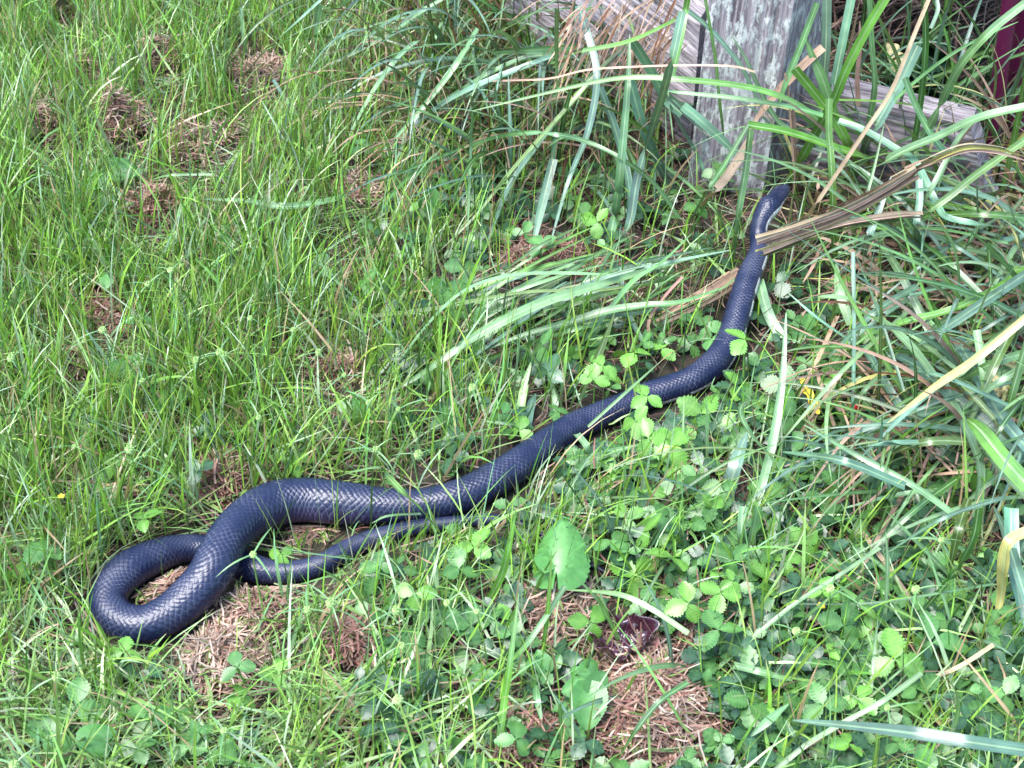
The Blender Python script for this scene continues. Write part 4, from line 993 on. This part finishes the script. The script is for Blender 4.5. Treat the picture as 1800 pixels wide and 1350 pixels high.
def stem_mesh(name, p0, p1, r, mat, bow=.15, n=7, k=5):
    p0, p1 = np.array(p0, float), np.array(p1, float); t = np.linspace(0, 1, n)[:, None]
    side = np.array([random.gauss(0, 1), random.gauss(0, 1), 0])*np.linalg.norm(p1-p0)*bow
    C = p0*(1-t)+p1*t+side*(t*(1-t))
    T = unit(np.gradient(C, axis=0)); X = unit(np.cross(T, np.array([.3, .7, .2]))); Y = np.cross(T, X)
    a = np.linspace(0, 2*math.pi, k, endpoint=False)
    V = C[:, None]+r*(np.cos(a)[None, :, None]*X[:, None]+np.sin(a)[None, :, None]*Y[:, None])*np.linspace(1.1, .8, n)[:, None, None]
    i = np.arange(n*k).reshape(n, k); j = np.roll(i, -1, 1)
    F = np.stack([i[:-1], i[1:], j[1:], j[:-1]], -1).reshape(-1, 4)
    return mesh(name, V.reshape(-1, 3), F, uvs=np.zeros((n*k, 2)), mats=[mat])
STEMS = [stem_mesh('stem', (0, 0, 0), (random.uniform(-.25, .25), random.uniform(-.25, .25), 1), .022, M_STEM) for _ in range(5)]
STEM_TOP = [None]*5
for i, s in enumerate(STEMS):
    vs = np.array([v.co[:] for v in s.vertices]); STEM_TOP[i] = vs[-5:].mean(0)
def trifoliate(px, py, size, tone, h, label, group, rz=None, tilt=None):
    """three serrated leaflets on one stalk; the pixel is where the leaflets meet"""
    top = P(px, py, h)
    k = random.randrange(5); sc = h+g(top[0], top[1])*0
    base = np.array([top[0]-STEM_TOP[k][0]*h, top[1]-STEM_TOP[k][1]*h, 0]); base[2] = float(g(base[0], base[1]))
    hh = top[2]-base[2]
    e = empty('strawberry_leaf', base); tag(e, label, 'strawberry leaf', group)
    st = obj('stem', STEMS[k], e); st.scale = (h, h, hh/STEM_TOP[k][2])
    rz = random.uniform(0, 6.28) if rz is None else rz
    tl = (random.gauss(.3, .34), random.gauss(0, .34)) if tilt is None else tilt     # tipped towards the light in the open
    from mathutils import Euler, Matrix
    Mt = Euler((tl[0], tl[1], 0)).to_matrix() @ Euler((0, 0, rz)).to_matrix()
    for q in range(3):
        lf = obj('leaflet', LEAFLETS[tone][random.randrange(5)], e)
        a = (q-1)*R(random.uniform(92, 115)); s = size*(1.08 if q == 1 else .96)*random.uniform(.9, 1.08)
        m = Mt @ Euler((0, 0, a)).to_matrix() @ Euler((random.gauss(-.05, .18), random.gauss(0, .15), 0)).to_matrix()
        lf.rotation_euler = m.to_euler(); lf.scale = (s, s, s*random.uniform(.7, 1.3))
        lf.location = [float(c) for c in (top-base)]
    return e
T_POS = [ # px, py, leaflet px, tone
 (1413,957,38,0),(1347,1017,44,0),(1267,1043,42,0),(1483,1100,44,1),(1573,1160,52,0),(1447,1240,42,1),(1617,1247,34,0),(1487,990,36,0),(1577,937,40,1),(1630,1000,42,1),
 (1510,1227,38,0),(1317,1237,46,1),(1263,1107,46,1),(1207,1000,36,1),(1210,1060,40,0),(1447,1040,34,0),(1547,1303,40,1),(1290,985,36,1),
 (1310,597,38,0),(1297,680,36,0),(1233,727,42,0),(1380,677,36,1),(1393,733,36,1),(1473,713,36,1),(1490,837,36,0),(1547,840,36,2),(1643,537,36,1),(1240,573,32,1),(1363,497,32,2),
 (1223,773,42,0),(1223,837,32,1),(1343,853,32,1),(1380,797,32,2),(1417,583,32,1),(1250,597,30,1),(1333,553,30,2),(1467,640,30,1),
 (1113,620,36,0),(1137,697,32,0),(787,507,38,1),(815,470,32,1),(850,537,34,1),(953,607,36,1),(950,640,30,2),(963,655,34,2),(1060,643,34,0),(1043,667,28,0),(1163,613,32,0),(1117,740,34,0),
 (1140,770,38,0),(1180,783,44,0),(1167,817,42,0),(1073,833,42,0),(783,553,34,1),(683,567,32,2),(913,757,30,0),(883,727,24,1),
 (1037,1093,40,0),(1120,1013,48,0),(1140,933,38,0),(1180,940,40,0),(1183,980,44,0),(667,993,34,1),(833,963,40,0),(807,1000,36,1),(893,1090,34,0),(730,1043,36,0),(713,1147,48,1),
 (1173,1043,40,0),(1100,910,34,0),(907,1300,40,1),(1075,950,36,1),(217,1147,30,0),(133,1240,50,1),(253,1263,52,1),(80,963,38,1),(20,1003,38,0),(387,1317,42,1),(417,1173,34,1),
 (493,973,26,0),(213,1177,34,2),(250,913,30,0),(200,817,38,0),(513,810,38,0),(545,775,28,1),(360,747,32,2),(77,650,36,1),(233,650,34,1),(27,777,38,0),(353,827,30,2),(190,480,34,1),
 (887,407,28,1),(747,423,32,2),(773,313,28,1),(913,343,28,2),(960,353,32,2),(1023,377,28,1),(1050,390,30,0),(1127,370,32,2),(1067,310,30,2),(1167,310,28,2),(913,187,30,2),(633,257,28,1),(950,430,30,1),(830,430,26,0),(1070,405,32,2),
 (640,500,28,1),(560,470,28,1),(400,420,30,1),(250,560,32,1),(1260,300,26,1),(1225,360,26,1),(1000,545,26,2),(700,640,30,2),(620,720,30,1),(470,640,30,1),(300,700,30,1)]
GL = 'strawberry leaves carpeting the ground'
MARKS = [(1443,1066,'the yellow flower in the strawberry patch'),(1637,1120,'the smooth oval-leaved seedling'),(1500,1290,'the pale blade arching low over the patch'),(1088,1140,'the dark curled dead leaf'),
 (1035,1230,'the heart-shaped leaf cluster'),(978,960,'the folded heart leaf over the tail'),(1425,695,'the crumpled yellow leaf'),(1300,620,'the lower neck of the snake'),(1140,700,'the straight middle of the snake'),
 (940,800,'the thick middle of the snake'),(1715,840,'the pointed creeper leaf'),(1755,680,'the torn cream dead leaf'),(260,1050,'the tight loop of the snake'),(480,890,'the thick upper bend of the snake'),(950,600,'the sweeping broad blades'),
 (980,330,'the tussock left of the post'),(265,380,'the round ball of dried clippings'),(1160,1240,'the bare pinkish hay mat'),(1310,1000,'the thickest part of the strawberry patch'),(1390,850,'the broad blade standing in the patch'),
 (610,655,'the small reddish hay tuft in the lawn'),(130,650,'the thin upright tan tuft in the lawn'),(612,1140,'the reddish hay among laid-over blades'),(390,1170,'the thin hay mat with pale clippings'),(1480,350,'the dry leaf bundle by the neck'),(140,1300,'the pale lobed weed'),(100,230,'the loose tan hay tuft')]
def nearest(px, py): return min(MARKS, key=lambda m: math.hypot(px-m[0], (py-m[1])*1.3))[2]
def lab(px, py, tone, sz):
    m = sz*depth(P(px, py, .03))/FPX
    tn = ('large ' if m > .022 else 'tiny ' if m < .0155 else '')+['bright', 'mid-green', 'dark'][tone]
    return tn+' three-part strawberry leaf near '+nearest(px, py), 'strawberry leaves on the ground'
def snake_gap(px, py): return float(np.min(np.hypot(snx-px, sny-py)-snw))
placed = []
for i, (x, y, sz, tone) in enumerate(T_POS):
    d0 = depth(P(x, y, .03)); la, gr = lab(x, y, tone, sz)
    h = random.uniform(.018, .045)
    if (x, y) == (1310, 597): h = .07
    if (x, y) == (1573, 1160): h = .05
    if snake_gap(x, y) < 6 and (x, y) not in ((1310,597),(1137,697),(493,973)): h = .02
    trifoliate(x, y, sz*1.05*d0/FPX, tone, h, la, gr, rz=(0.0 if (x, y) == (1573, 1160) else None), tilt=((.3, 0) if sz > 46 else None)); placed.append((x, y))
n_l = 0
REG = [(1150,700,1500,1340,90,34),(1400,900,1790,1340,46,36),(960,560,1180,820,24,30),(1030,850,1220,1010,22,36),(700,280,1200,440,28,26),(650,450,1000,700,22,28),(1330,480,1560,760,22,30),(30,1120,560,1340,14,36),(600,960,980,1200,14,34)]
for (x0, y0, x1, y1, n, sz) in REG:
    for k in range(n):
        x, y = random.uniform(x0, x1), random.uniform(y0, y1)
        if snake_gap(x, y) < 18: continue
        if math.hypot(x-1090, y-1150) < 90 or math.hypot(x-1140, y-1250) < 110: continue
        if min(math.hypot(x-a, y-b) for a, b in placed) < 20: continue
        tone = random.choices([0, 1, 2], [.26, .42, .32])[0]; s2 = sz*random.uniform(.6, 1.0); la, gr = lab(x, y, tone, s2)
        trifoliate(x, y, s2*1.05*depth(P(x, y, .02))/FPX, tone, random.uniform(.008, .035), la, gr); placed.append((x, y)); n_l += 1

# low understorey of the same leaves, too many and too hidden to count
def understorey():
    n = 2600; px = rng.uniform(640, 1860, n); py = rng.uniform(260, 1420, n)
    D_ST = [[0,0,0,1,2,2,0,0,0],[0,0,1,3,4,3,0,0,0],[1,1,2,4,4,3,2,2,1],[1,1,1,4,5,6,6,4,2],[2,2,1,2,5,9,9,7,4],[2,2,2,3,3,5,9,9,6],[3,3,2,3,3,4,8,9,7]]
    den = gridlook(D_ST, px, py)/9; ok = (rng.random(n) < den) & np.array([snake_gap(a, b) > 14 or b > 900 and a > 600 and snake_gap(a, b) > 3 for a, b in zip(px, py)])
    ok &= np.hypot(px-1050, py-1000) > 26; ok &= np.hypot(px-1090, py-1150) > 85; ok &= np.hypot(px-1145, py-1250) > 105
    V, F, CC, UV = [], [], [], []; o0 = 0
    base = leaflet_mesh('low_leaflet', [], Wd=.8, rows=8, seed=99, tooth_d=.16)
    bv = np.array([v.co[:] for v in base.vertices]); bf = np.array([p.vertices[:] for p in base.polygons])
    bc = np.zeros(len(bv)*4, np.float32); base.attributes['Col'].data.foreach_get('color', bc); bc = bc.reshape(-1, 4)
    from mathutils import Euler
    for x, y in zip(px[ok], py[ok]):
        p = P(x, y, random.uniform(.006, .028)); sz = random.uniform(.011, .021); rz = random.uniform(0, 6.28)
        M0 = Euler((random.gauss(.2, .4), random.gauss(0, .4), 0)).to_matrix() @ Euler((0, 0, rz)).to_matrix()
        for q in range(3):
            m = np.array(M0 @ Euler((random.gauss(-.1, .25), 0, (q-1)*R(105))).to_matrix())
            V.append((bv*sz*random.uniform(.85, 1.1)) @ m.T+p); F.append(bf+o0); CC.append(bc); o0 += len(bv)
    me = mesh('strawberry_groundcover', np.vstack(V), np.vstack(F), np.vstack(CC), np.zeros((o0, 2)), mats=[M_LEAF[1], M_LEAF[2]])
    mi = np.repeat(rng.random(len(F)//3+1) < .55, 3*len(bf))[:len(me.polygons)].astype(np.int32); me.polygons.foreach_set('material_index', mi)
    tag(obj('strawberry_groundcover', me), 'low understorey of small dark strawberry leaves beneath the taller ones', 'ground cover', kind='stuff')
understorey()

# --- heart-shaped and other single leaves
HEART = [leaflet_mesh('leaf', [M_VIOLET], Wd=1.0, rows=30, tooth_d=.045, droop=d, foldv=f, pleat=.006, seed=s, shape='heart') for s, (d, f) in enumerate(((.3, .35), (.55, .2), (.2, .5), (.4, -.1)))]
FOLDED = [leaflet_mesh('leaf', [M_VIOLET], Wd=.95, rows=30, droop=.45, foldv=-.55, pleat=.006, seed=41, shape='heart', tooth_d=.045)]
OVATE = [leaflet_mesh('leaf', [M_VIOLET], Wd=.55, rows=14, teeth=False, droop=.35, foldv=.3, pleat=.005, seed=s, shape='ovate') for s in (3, 4)]
LOBE = [leaflet_mesh('leaf', [M_LEAF[0]], Wd=.62, rows=11, droop=.3, foldv=.3, pleat=.012, seed=s, shape='ovate') for s in (5, 6)]
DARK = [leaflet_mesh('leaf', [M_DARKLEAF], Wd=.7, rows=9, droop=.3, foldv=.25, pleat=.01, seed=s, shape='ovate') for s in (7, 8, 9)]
def dirv(px, py, qx, qy, z0, z1):
    return P(px, py, z0), P(qx, qy, z1)
def leafy(name, base_px, leaves, pool, label, cat, group=None, stem=True):
    """leaves: (px,py of leaf base, px,py of leaf tip, z base cm, z tip cm, roll)"""
    from mathutils import Matrix
    b0 = P(*base_px); e = empty(name, b0); tag(e, label, cat, group)
    for (x0, y0, x1, y1, za, zb, roll) in leaves:
        a = P(x0, y0, za/100); b_ = P(x1, y1, zb/100); L = float(np.linalg.norm(b_-a))
        Yd = unit(b_-a); n0 = unit(np.array([0, -.35, 1.0])); X = unit(np.cross(Yd, n0)); Z = np.cross(X, Yd)
        m = Matrix(((X[0], Yd[0], Z[0]), (X[1], Yd[1], Z[1]), (X[2], Yd[2], Z[2]))) @ Matrix.Rotation(roll, 3, 'Y')
        o = obj('leaf', random.choice(pool), e, a-b0); o.rotation_euler = m.to_euler(); o.scale = (L, L, L)
        if stem: obj('stem', stem_mesh('stem', (0, 0, 0), a-b0, .0008, M_STEM), e)
leafy('heart_leaf', (955, 1000), [(978,1004,984,900,5,7,-.2),(975,1000,1024,962,5,4.2,.5)], FOLDED, 'large folded heart-shaped green leaf lying over the tail of the snake', 'leaf')
leafy('violet_plant', (1035, 1235), [(1032,1200,985,1212,4,3.5,.1),(1040,1213,1066,1180,4,4.5,.3),(1035,1215,1032,1284,4,2.5,-.1),(1030,1180,1052,1158,3,3,.2),(1018,1190,1006,1170,2.5,2.5,.1),(1022,1205,1000,1190,2,1.5,0)], HEART, 'cluster of glossy heart-shaped leaves in front of the dark curled leaf', 'plant')
leafy('creeper_leaf', (1715, 845), [(1712,818,1674,858,6,4,.1),(1712,818,1752,850,6,5,-.1),(1712,816,1690,798,6,6.5,.2),(1712,818,1722,868,6,3,0)], LOBE, 'bright pointed creeper leaf caught beneath broad blades of the wide tussock', 'leaf')
leafy('broadleaf_seedling', (1637, 1150), [(1635,1128,1632,1068,4,5,.1),(1637,1130,1708,1128,4,3,-.2),(1634,1125,1622,1165,4,2.5,.1)], OVATE, 'smooth oval-leaved seedling at the edge of the strawberry patch', 'seedling')
leafy('lawn_violet', (190, 330), [(200,300,246,300,4,4,.3),(175,325,140,318,3,2.5,0),(185,345,210,368,3,2,.2),(160,350,130,362,2,1.5,0)], HEART, 'rounded weed leaves behind the round hay ball in the lawn', 'weed', 'broad weed leaves in the lawn')
leafy('lawn_violet', (165, 440), [(165,440,190,430,3,2.5,.2),(160,432,145,415,2.5,3,0),(180,450,175,425,2,3,0)], HEART, 'pale weed leaves in front of the round hay ball in the lawn', 'weed', 'broad weed leaves in the lawn')
leafy('lawn_violet', (150, 1310), [(150,1300,205,1285,4,4,.2),(165,1305,190,1330,4,3,0),(90,1285,45,1270,3,3,.2),(95,1300,120,1340,3,2,0)], HEART, 'pale green lobed weed in the laid-over lawn grass', 'weed', 'broad weed leaves in the lawn')
leafy('lawn_violet', (745, 370), [(748,360,765,330,4,6,.9),(745,365,735,385,3,2,0)], HEART, 'folded yellow-green weed leaf at the foot of the drooping tussock', 'weed', 'broad weed leaves in the lawn')
leafy('lawn_violet', (880, 1175), [(905,1165,920,1150,2,2.5,0),(958,1175,945,1142,3,4,.1),(975,1170,985,1150,2.5,3,.1),(830,1240,860,1255,2,1,0)], HEART, 'small round weed leaves in the hay left of the dark curled leaf', 'weed', 'broad weed leaves in the lawn')
leafy('lawn_violet', (1625, 1335), [(1628,1345,1616,1305,3,3.5,.1)], HEART, 'single round scalloped leaf in the near strawberry patch', 'weed', 'broad weed leaves in the lawn')
# shaded weeds behind the fence
random.seed(21)
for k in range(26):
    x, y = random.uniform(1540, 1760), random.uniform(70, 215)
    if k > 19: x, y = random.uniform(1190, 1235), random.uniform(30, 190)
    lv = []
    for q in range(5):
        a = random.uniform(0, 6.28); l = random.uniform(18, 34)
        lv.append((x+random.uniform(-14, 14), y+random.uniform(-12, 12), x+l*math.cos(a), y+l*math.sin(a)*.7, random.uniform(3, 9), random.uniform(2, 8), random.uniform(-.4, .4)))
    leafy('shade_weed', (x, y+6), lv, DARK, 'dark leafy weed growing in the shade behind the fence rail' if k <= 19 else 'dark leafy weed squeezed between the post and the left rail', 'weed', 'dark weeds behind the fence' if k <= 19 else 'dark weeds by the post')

# ------------------------------------------------------------------ heap of dry grass behind the rail
def heap():
    c0 = P(1640, 30); n = 2600
    q = rng.normal(0, .5, (n, 2)); x = c0[0]+q[:, 0]*.30; y = c0[1]+.10+q[:, 1]*.22
    z = g(x, y)+.16*np.clip(1-(np.hypot(q[:, 0], q[:, 1])/1.5)**2, .03, 1)*rng.beta(3, 1.2, n)
    root = np.stack([x, y, z], 1); keep = ~((root[:, 1] < 1.62)); root = root[keep]; n = len(root)
    C = grow(root, rng.uniform(.06, .22, n), rng.normal(R(215), .5, n), rng.normal(1.45, .22, n), rng.normal(.25, .3, n), n=6, sway=.1)
    ok = ~((C[..., 1] < 1.60).any(1)); C = C[ok]; n = len(C)
    Sd, T = sides(C, rng.uniform(0, 3.14, n)); c = STRAW[rng.choice(5, n, p=[.2, .35, .1, .1, .25])]*(.35+.5*rng.random((n, 1)))
    V, F, cl, uv = strips(C, Sd, rng.uniform(.0006, .0016, n)[:, None]*np.array([1, 1, 1, 1, .8, .4])[None], c)
    tag(obj('dry_grass_heap', mesh('dry_grass_heap', V-c0, F, cl, uv, mats=[M_STRAW]), None, c0), 'heap of fallen straw behind the fence rail beside the maroon stalks', 'straw heap')
heap()

# ------------------------------------------------------------------ maroon stalks
def tube(name, P0, R0, mat, k=18):
    C = catmull(np.array(P0, float), 10); n = len(C); r = np.interp(np.linspace(0, 1, n), np.linspace(0, 1, len(R0)), R0)
    T = unit(np.gradient(C, axis=0)); X = unit(np.cross(T, np.array([0, 1, .1]))); Y = np.cross(X, T)
    a = np.linspace(0, 2*math.pi, k, endpoint=False); rr = r[:, None]*(1+.04*np.cos(a*3)[None])
    V = C[:, None]+rr[..., None]*(np.cos(a)[None, :, None]*X[:, None]+np.sin(a)[None, :, None]*Y[:, None])
    i = np.arange(n*k).reshape(n, k); j = np.roll(i, -1, 1)
    F = np.stack([i[:-1], i[1:], j[1:], j[:-1]], -1).reshape(-1, 4)
    uv = np.stack(np.meshgrid(np.linspace(0, .25, k), np.linspace(0, 1, n)), -1).reshape(-1, 2)
    return mesh(name, V.reshape(-1, 3), F, uvs=uv, mats=[mat])
s0 = P(1770, 245); e = empty('maroon_plant', s0); tag(e, 'two thick glossy maroon plant stalks rising beside the end of the fence rail', 'plant stalk')
def upright(pxs, Y): return [PV(x, y, Y) for x, y in pxs]
obj('stalk', tube('stalk', [p-s0 for p in upright([(1743,262),(1750,200),(1762,100),(1779,-20),(1796,-140)], 1.60)], [.0115,.0105,.010,.010,.009], M_STALK), e)
obj('stalk', tube('stalk', [p-s0 for p in upright([(1776,262),(1784,190),(1798,100),(1815,-20),(1832,-140)], 1.63)], [.019,.018,.018,.017,.016], M_STALK), e)

# ------------------------------------------------------------------ small things
def blob(px, py, r, h, nu=26, nv=12):
    pass
def curled_leaf():
    c0 = P(1085, 1150, .0); e = empty('curled_dead_leaf', c0)
    tag(e, 'glossy dark purple-brown curled dead leaf with a pinkish tip on the hay', 'dead leaf')
    nu, nv = 40, 12; V = []; UV = []; rr = .0235
    for i in range(nu+1):
        a = R(-205)+R(300)*i/nu                          # an open cup, torn at the back
        for j in range(nv+1):
            t = j/nv
            wob = 1+.16*math.sin(a*3+1)+.10*math.sin(a*7)+.05*math.sin(a*13)
            r = rr*(.12+.95*t**.8)*wob
            z = .003+.017*t**2.2*(1+.35*math.sin(a*2.3+.6)+.2*math.sin(a*9)) + .0022*math.sin(a*11+t*9)*t + .0015*math.sin(a*5-t*14)
            V.append((r*math.cos(a)*1.15, r*math.sin(a)*.95, z)); UV.append((i/nu, t))
    i_ = np.arange((nu+1)*(nv+1)).reshape(nu+1, nv+1)
    F = np.stack([i_[:-1, :-1], i_[1:, :-1], i_[1:, 1:], i_[:-1, 1:]], -1).reshape(-1, 4)
    me = mesh('leaf_cup', np.array(V), F, uvs=np.array(UV), mats=[M_ROT]); o = obj('leaf_cup', me, e, (0, 0, .010))
    md = o.modifiers.new('thick', 'SOLIDIFY'); md.thickness = .0012; md.offset = -1
    sb = o.modifiers.new('sub', 'SUBSURF'); sb.levels = 1; sb.render_levels = 1
    # outer skin and tip, paler
    V = []; UV = []
    for i in range(25):
        a = R(-110)+R(120)*i/24
        for j in range(6):
            t = j/5; r = rr*(.62+.52*t)*(1+.10*math.sin(a*3+1))
            V.append((r*math.cos(a)*1.18, r*math.sin(a)*1.02, -.002+.011*t**1.6+.001*math.sin(a*9))); UV.append((i/24, t))
    i_ = np.arange(25*6).reshape(25, 6); F = np.stack([i_[:-1, :-1], i_[1:, :-1], i_[1:, 1:], i_[:-1, 1:]], -1).reshape(-1, 4)
    o = obj('leaf_rim', mesh('leaf_rim', np.array(V), F, uvs=np.array(UV), mats=[M_ROTTIP]), e, (.0015, -.001, .009)); o.modifiers.new('thick', 'SOLIDIFY').thickness = .0008
    tipm = leaflet_mesh('tip', [M_ROTTIP], Wd=.6, rows=8, teeth=False, droop=.6, foldv=.4, pleat=.02, seed=77, shape='ovate')
    o = obj('tip', tipm, e, (.018, -.006, .010)); o.rotation_euler = (-.25, .1, R(-95)); o.scale = (.021,)*3
curled_leaf()

def flat_leaf(name, pts, wpx, mat, label, z, cat):
    K = catmull(np.array(pts, float), 8); t = np.linspace(0, 1, len(K)); C = np.array([P(x, y, zi) for (x, y), zi in zip(K, np.interp(t, [0, .5, 1], z))])
    C[:, 2] += .0015*np.sin(t*19)
    hw = wpx/2*depth(C)/FPX*(np.sin(math.pi*(t*.9+.06))**.6)*(1+.15*np.sin(t*23))
    loc = C[len(C)//2].copy(); me = blade_mesh(name, C, hw, 'y', loc, .2, .35, mat=mat); tag(obj(name, me, None, loc), label, cat)
flat_leaf('yellow_leaf', [(1408,664),(1416,684),(1426,700),(1434,715),(1440,728)], 15, M_YELLOW, 'narrow crumpled bright yellow leaf lying on the straw', (.03,.035,.03), 'dead leaf')
flat_leaf('pale_leaf', [(1743,668),(1752,675),(1758,686),(1761,696)], 30, M_PALE, 'small torn cream dead leaf lodged in the wide tussock', (.05,.055,.05), 'dead leaf')
flat_leaf('speckled_leaf', [(1566,78),(1572,100),(1580,122),(1592,136)], 34, M_PALE, 'speckled olive dead leaf hanging behind the fence rail', (.10,.09,.07), 'dead leaf')
# yellow strawberry flowers
def flower(px, py, h, rad, label):
    c0 = P(px, py, h); b0 = P(px, py+4, 0); e = empty('yellow_flower', b0); tag(e, label, 'flower', 'tiny yellow flowers')
    pm = leaflet_mesh('petal', [M_PETAL], Wd=.8, rows=6, teeth=False, droop=-.1, foldv=.1, pleat=0, seed=5)
    for q in range(5):
        o = obj('petal', pm, e, c0-b0); o.rotation_euler = (.25, .1, q*R(72)+.3); o.scale = (rad,)*3
    obj('stem', stem_mesh('stem', (0, 0, 0), c0-b0, .0005, M_STEM), e)
flower(1443, 1066, .04, .0042, 'tiny yellow flower in the middle of the dense strawberry patch')
flower(108, 873, .05, .0035, 'tiny yellow flower low in the fine lawn')
# sedge heads
def ball(name, mat, r=1.0, nu=12, nv=8, spike=.22):
    V = []; 
    for i in range(nv+1):
        th = math.pi*i/nv
        for j in range(nu):
            f = 2*math.pi*j/nu; rr = r*(1+(spike if (i+j) % 2 else -spike*.4))*(1 if 0 < i < nv else .9)
            V.append((rr*math.sin(th)*math.cos(f), rr*math.sin(th)*math.sin(f), rr*1.1*math.cos(th)))
    i_ = np.arange((nv+1)*nu).reshape(nv+1, nu); j_ = np.roll(i_, -1, 1)
    return mesh(name, np.array(V), np.stack([i_[:-1], i_[1:], j_[1:], j_[:-1]], -1).reshape(-1, 4), mats=[mat], smooth=False)
HEADM = ball('seed_head', M_HEAD)
SEDGE_STEM = [stem_mesh('stem', (0, 0, 0), (random.uniform(-.2, .2), random.uniform(-.2, .2), 1), .0075, M_STEM, .2) for _ in range(4)]
def bract_mesh(s):
    rs = random.Random(s); az = rs.uniform(-.3, .3); n = 7; t = np.linspace(0, 1, n)
    C = np.stack([t*0+.05*np.sin(t*3)*az, t, .1*t-.35*t*t], 1)
    Sd = np.tile([1., 0, 0], (n, 1)); c = np.tile(np.array(BC['p'])*1.05, (n, 1))
    V, F, cl, uv = strips(C[None], Sd[None], (.028*taper(n))[None], c[None], np.tile([0, 0, 1.], (n, 1))[None], .4, 3)
    return mesh('bract', V, F, cl, uv, mats=[M_FINE])
BR = [bract_mesh(s) for s in range(3)]
red0 = P(1501, 716, .02); b0 = P(1501, 722); e = empty('berry', b0); tag(e, 'tiny red berry half hidden in straw on the far side of the neck', 'berry')
o = obj('fruit', ball('fruit', M_BERRY, 1.0, 14, 10, .05), e, red0-b0); o.scale = (.0045,)*3
obj('stem', stem_mesh('stem', (0, 0, 0), red0-b0, .0005, M_STEM), e)
random.seed(5)
SED = [(830,683),(700,720),(648,708),(455,735),(385,620),(180,580),(375,650),(130,785),(255,800),(228,790),(148,600),(297,160),(540,1072),(582,1060),(786,1060),(838,1075),(697,1073),(706,1135),(520,1245),(445,975),(700,1230),(720,1205),(395,1285),(395,625),(345,635),(515,580),(475,495),(300,475),(295,620),(400,640),(250,670),(190,690),(20,630),(605,660),(730,655),(1460,1035),(1610,1037),(1400,1110),(1655,950),(880,1185),(770,1155),(735,1140),(420,1200),(100,1190),(80,1070),(25,1345),(480,1300),(1560,1245),(735,800),(660,790),(260,500),(100,520),(60,560),(330,560),(440,560),(560,620),(210,110),(60,130),(330,100)]
for (x, y) in SED:
    h = random.uniform(.055, .10)
    if (snake_gap(x, y) < 8 and (x, y) != (445, 975)) or random.random() < .35: continue
    top = P(x, y, h); k = random.randrange(4)
    vs = np.array([v.co[:] for v in SEDGE_STEM[k].vertices])[-5:].mean(0)
    base = np.array([top[0]-vs[0]*h, top[1]-vs[1]*h, 0]); base[2] = float(g(base[0], base[1])); hh = top[2]-base[2]
    e = empty('sedge', base); tag(e, ('tall ' if h > .085 else 'short ' if h < .065 else '')+'round-headed green sedge near '+nearest(x, y), 'sedge', 'sedge heads in the grass')
    st = obj('stem', SEDGE_STEM[k], e); st.scale = (.10, .10, hh/vs[2])
    hd = obj('seed_head', HEADM, e, top-base); s = random.uniform(.0020, .0038); hd.scale = (s, s, s*random.uniform(.9, 1.4))
    a0 = random.uniform(0, 6.28)
    for q in range(3):
        b_ = obj('bract', BR[q], e, top-base); l = random.uniform(.014, .036)
        b_.scale = (l, l, l); b_.rotation_euler = (random.uniform(-.2, .6), 0, a0+q*2.1+random.uniform(-.4, .4))

# ------------------------------------------------------------------ unseen bush added behind the fence to shade the weeds; crown above the view
def added_shrub():
    rs = np.random.default_rng(4); b0 = np.array([.95, 2.1, float(g(.95, 2.1))])
    e = empty('added_shrub', b0); tag(e, 'dense dark bush added out of view behind the fence to shade the weeds', 'added_shrub')
    n = 5200; c = np.array([.78, 1.98, .50])
    u = unit(rs.normal(0, 1, (n, 3))); r = rs.random(n)**.5
    p = c+u*r[:, None]*np.array([.50, .34, .26])*(1+.25*np.sin(u[:, :1]*7)+.2*np.cos(u[:, 1:2]*9))
    T = unit(rs.normal(0, 1, (n, 3))+np.array([0, 0, -.4])); L = rs.uniform(.03, .06, n)
    Cn = p[:, None, :]+T[:, None, :]*(np.linspace(0, 1, 4)[None, :, None]*L[:, None, None]); Cn[:, :, 2] -= (np.linspace(0, 1, 4)**2*.008)[None]
    Sd = unit(np.cross(T, rs.normal(0, 1, (n, 3))))[:, None, :].repeat(4, 1)
    cl_ = np.array([.045, .12, .03])*(.6+.8*rs.random((n, 1)))
    V, F, cl, uv = strips(Cn, Sd, rs.uniform(.008, .015, n)[:, None]*np.array([.2, 1, .8, .08])[None], cl_)
    obj('crown', mesh('crown', V-b0, F, cl, uv, mats=[M_BLADE]), e)
    bark = plain('shrub_bark', (.09, .06, .045), .9, .2, 60., .4, .6)
    for k in range(6):
        q = c+np.array([rs.uniform(-.35, .35), rs.uniform(-.1, .25), rs.uniform(-.05, .2)])-b0
        obj('trunk' if k == 0 else 'limb', tube('limb', [(0, 0, -.03), q*.35+rs.normal(0, .03, 3), q*.7+rs.normal(0, .04, 3), q], [.016, .012, .008, .003], bark, 8), e)
added_shrub()
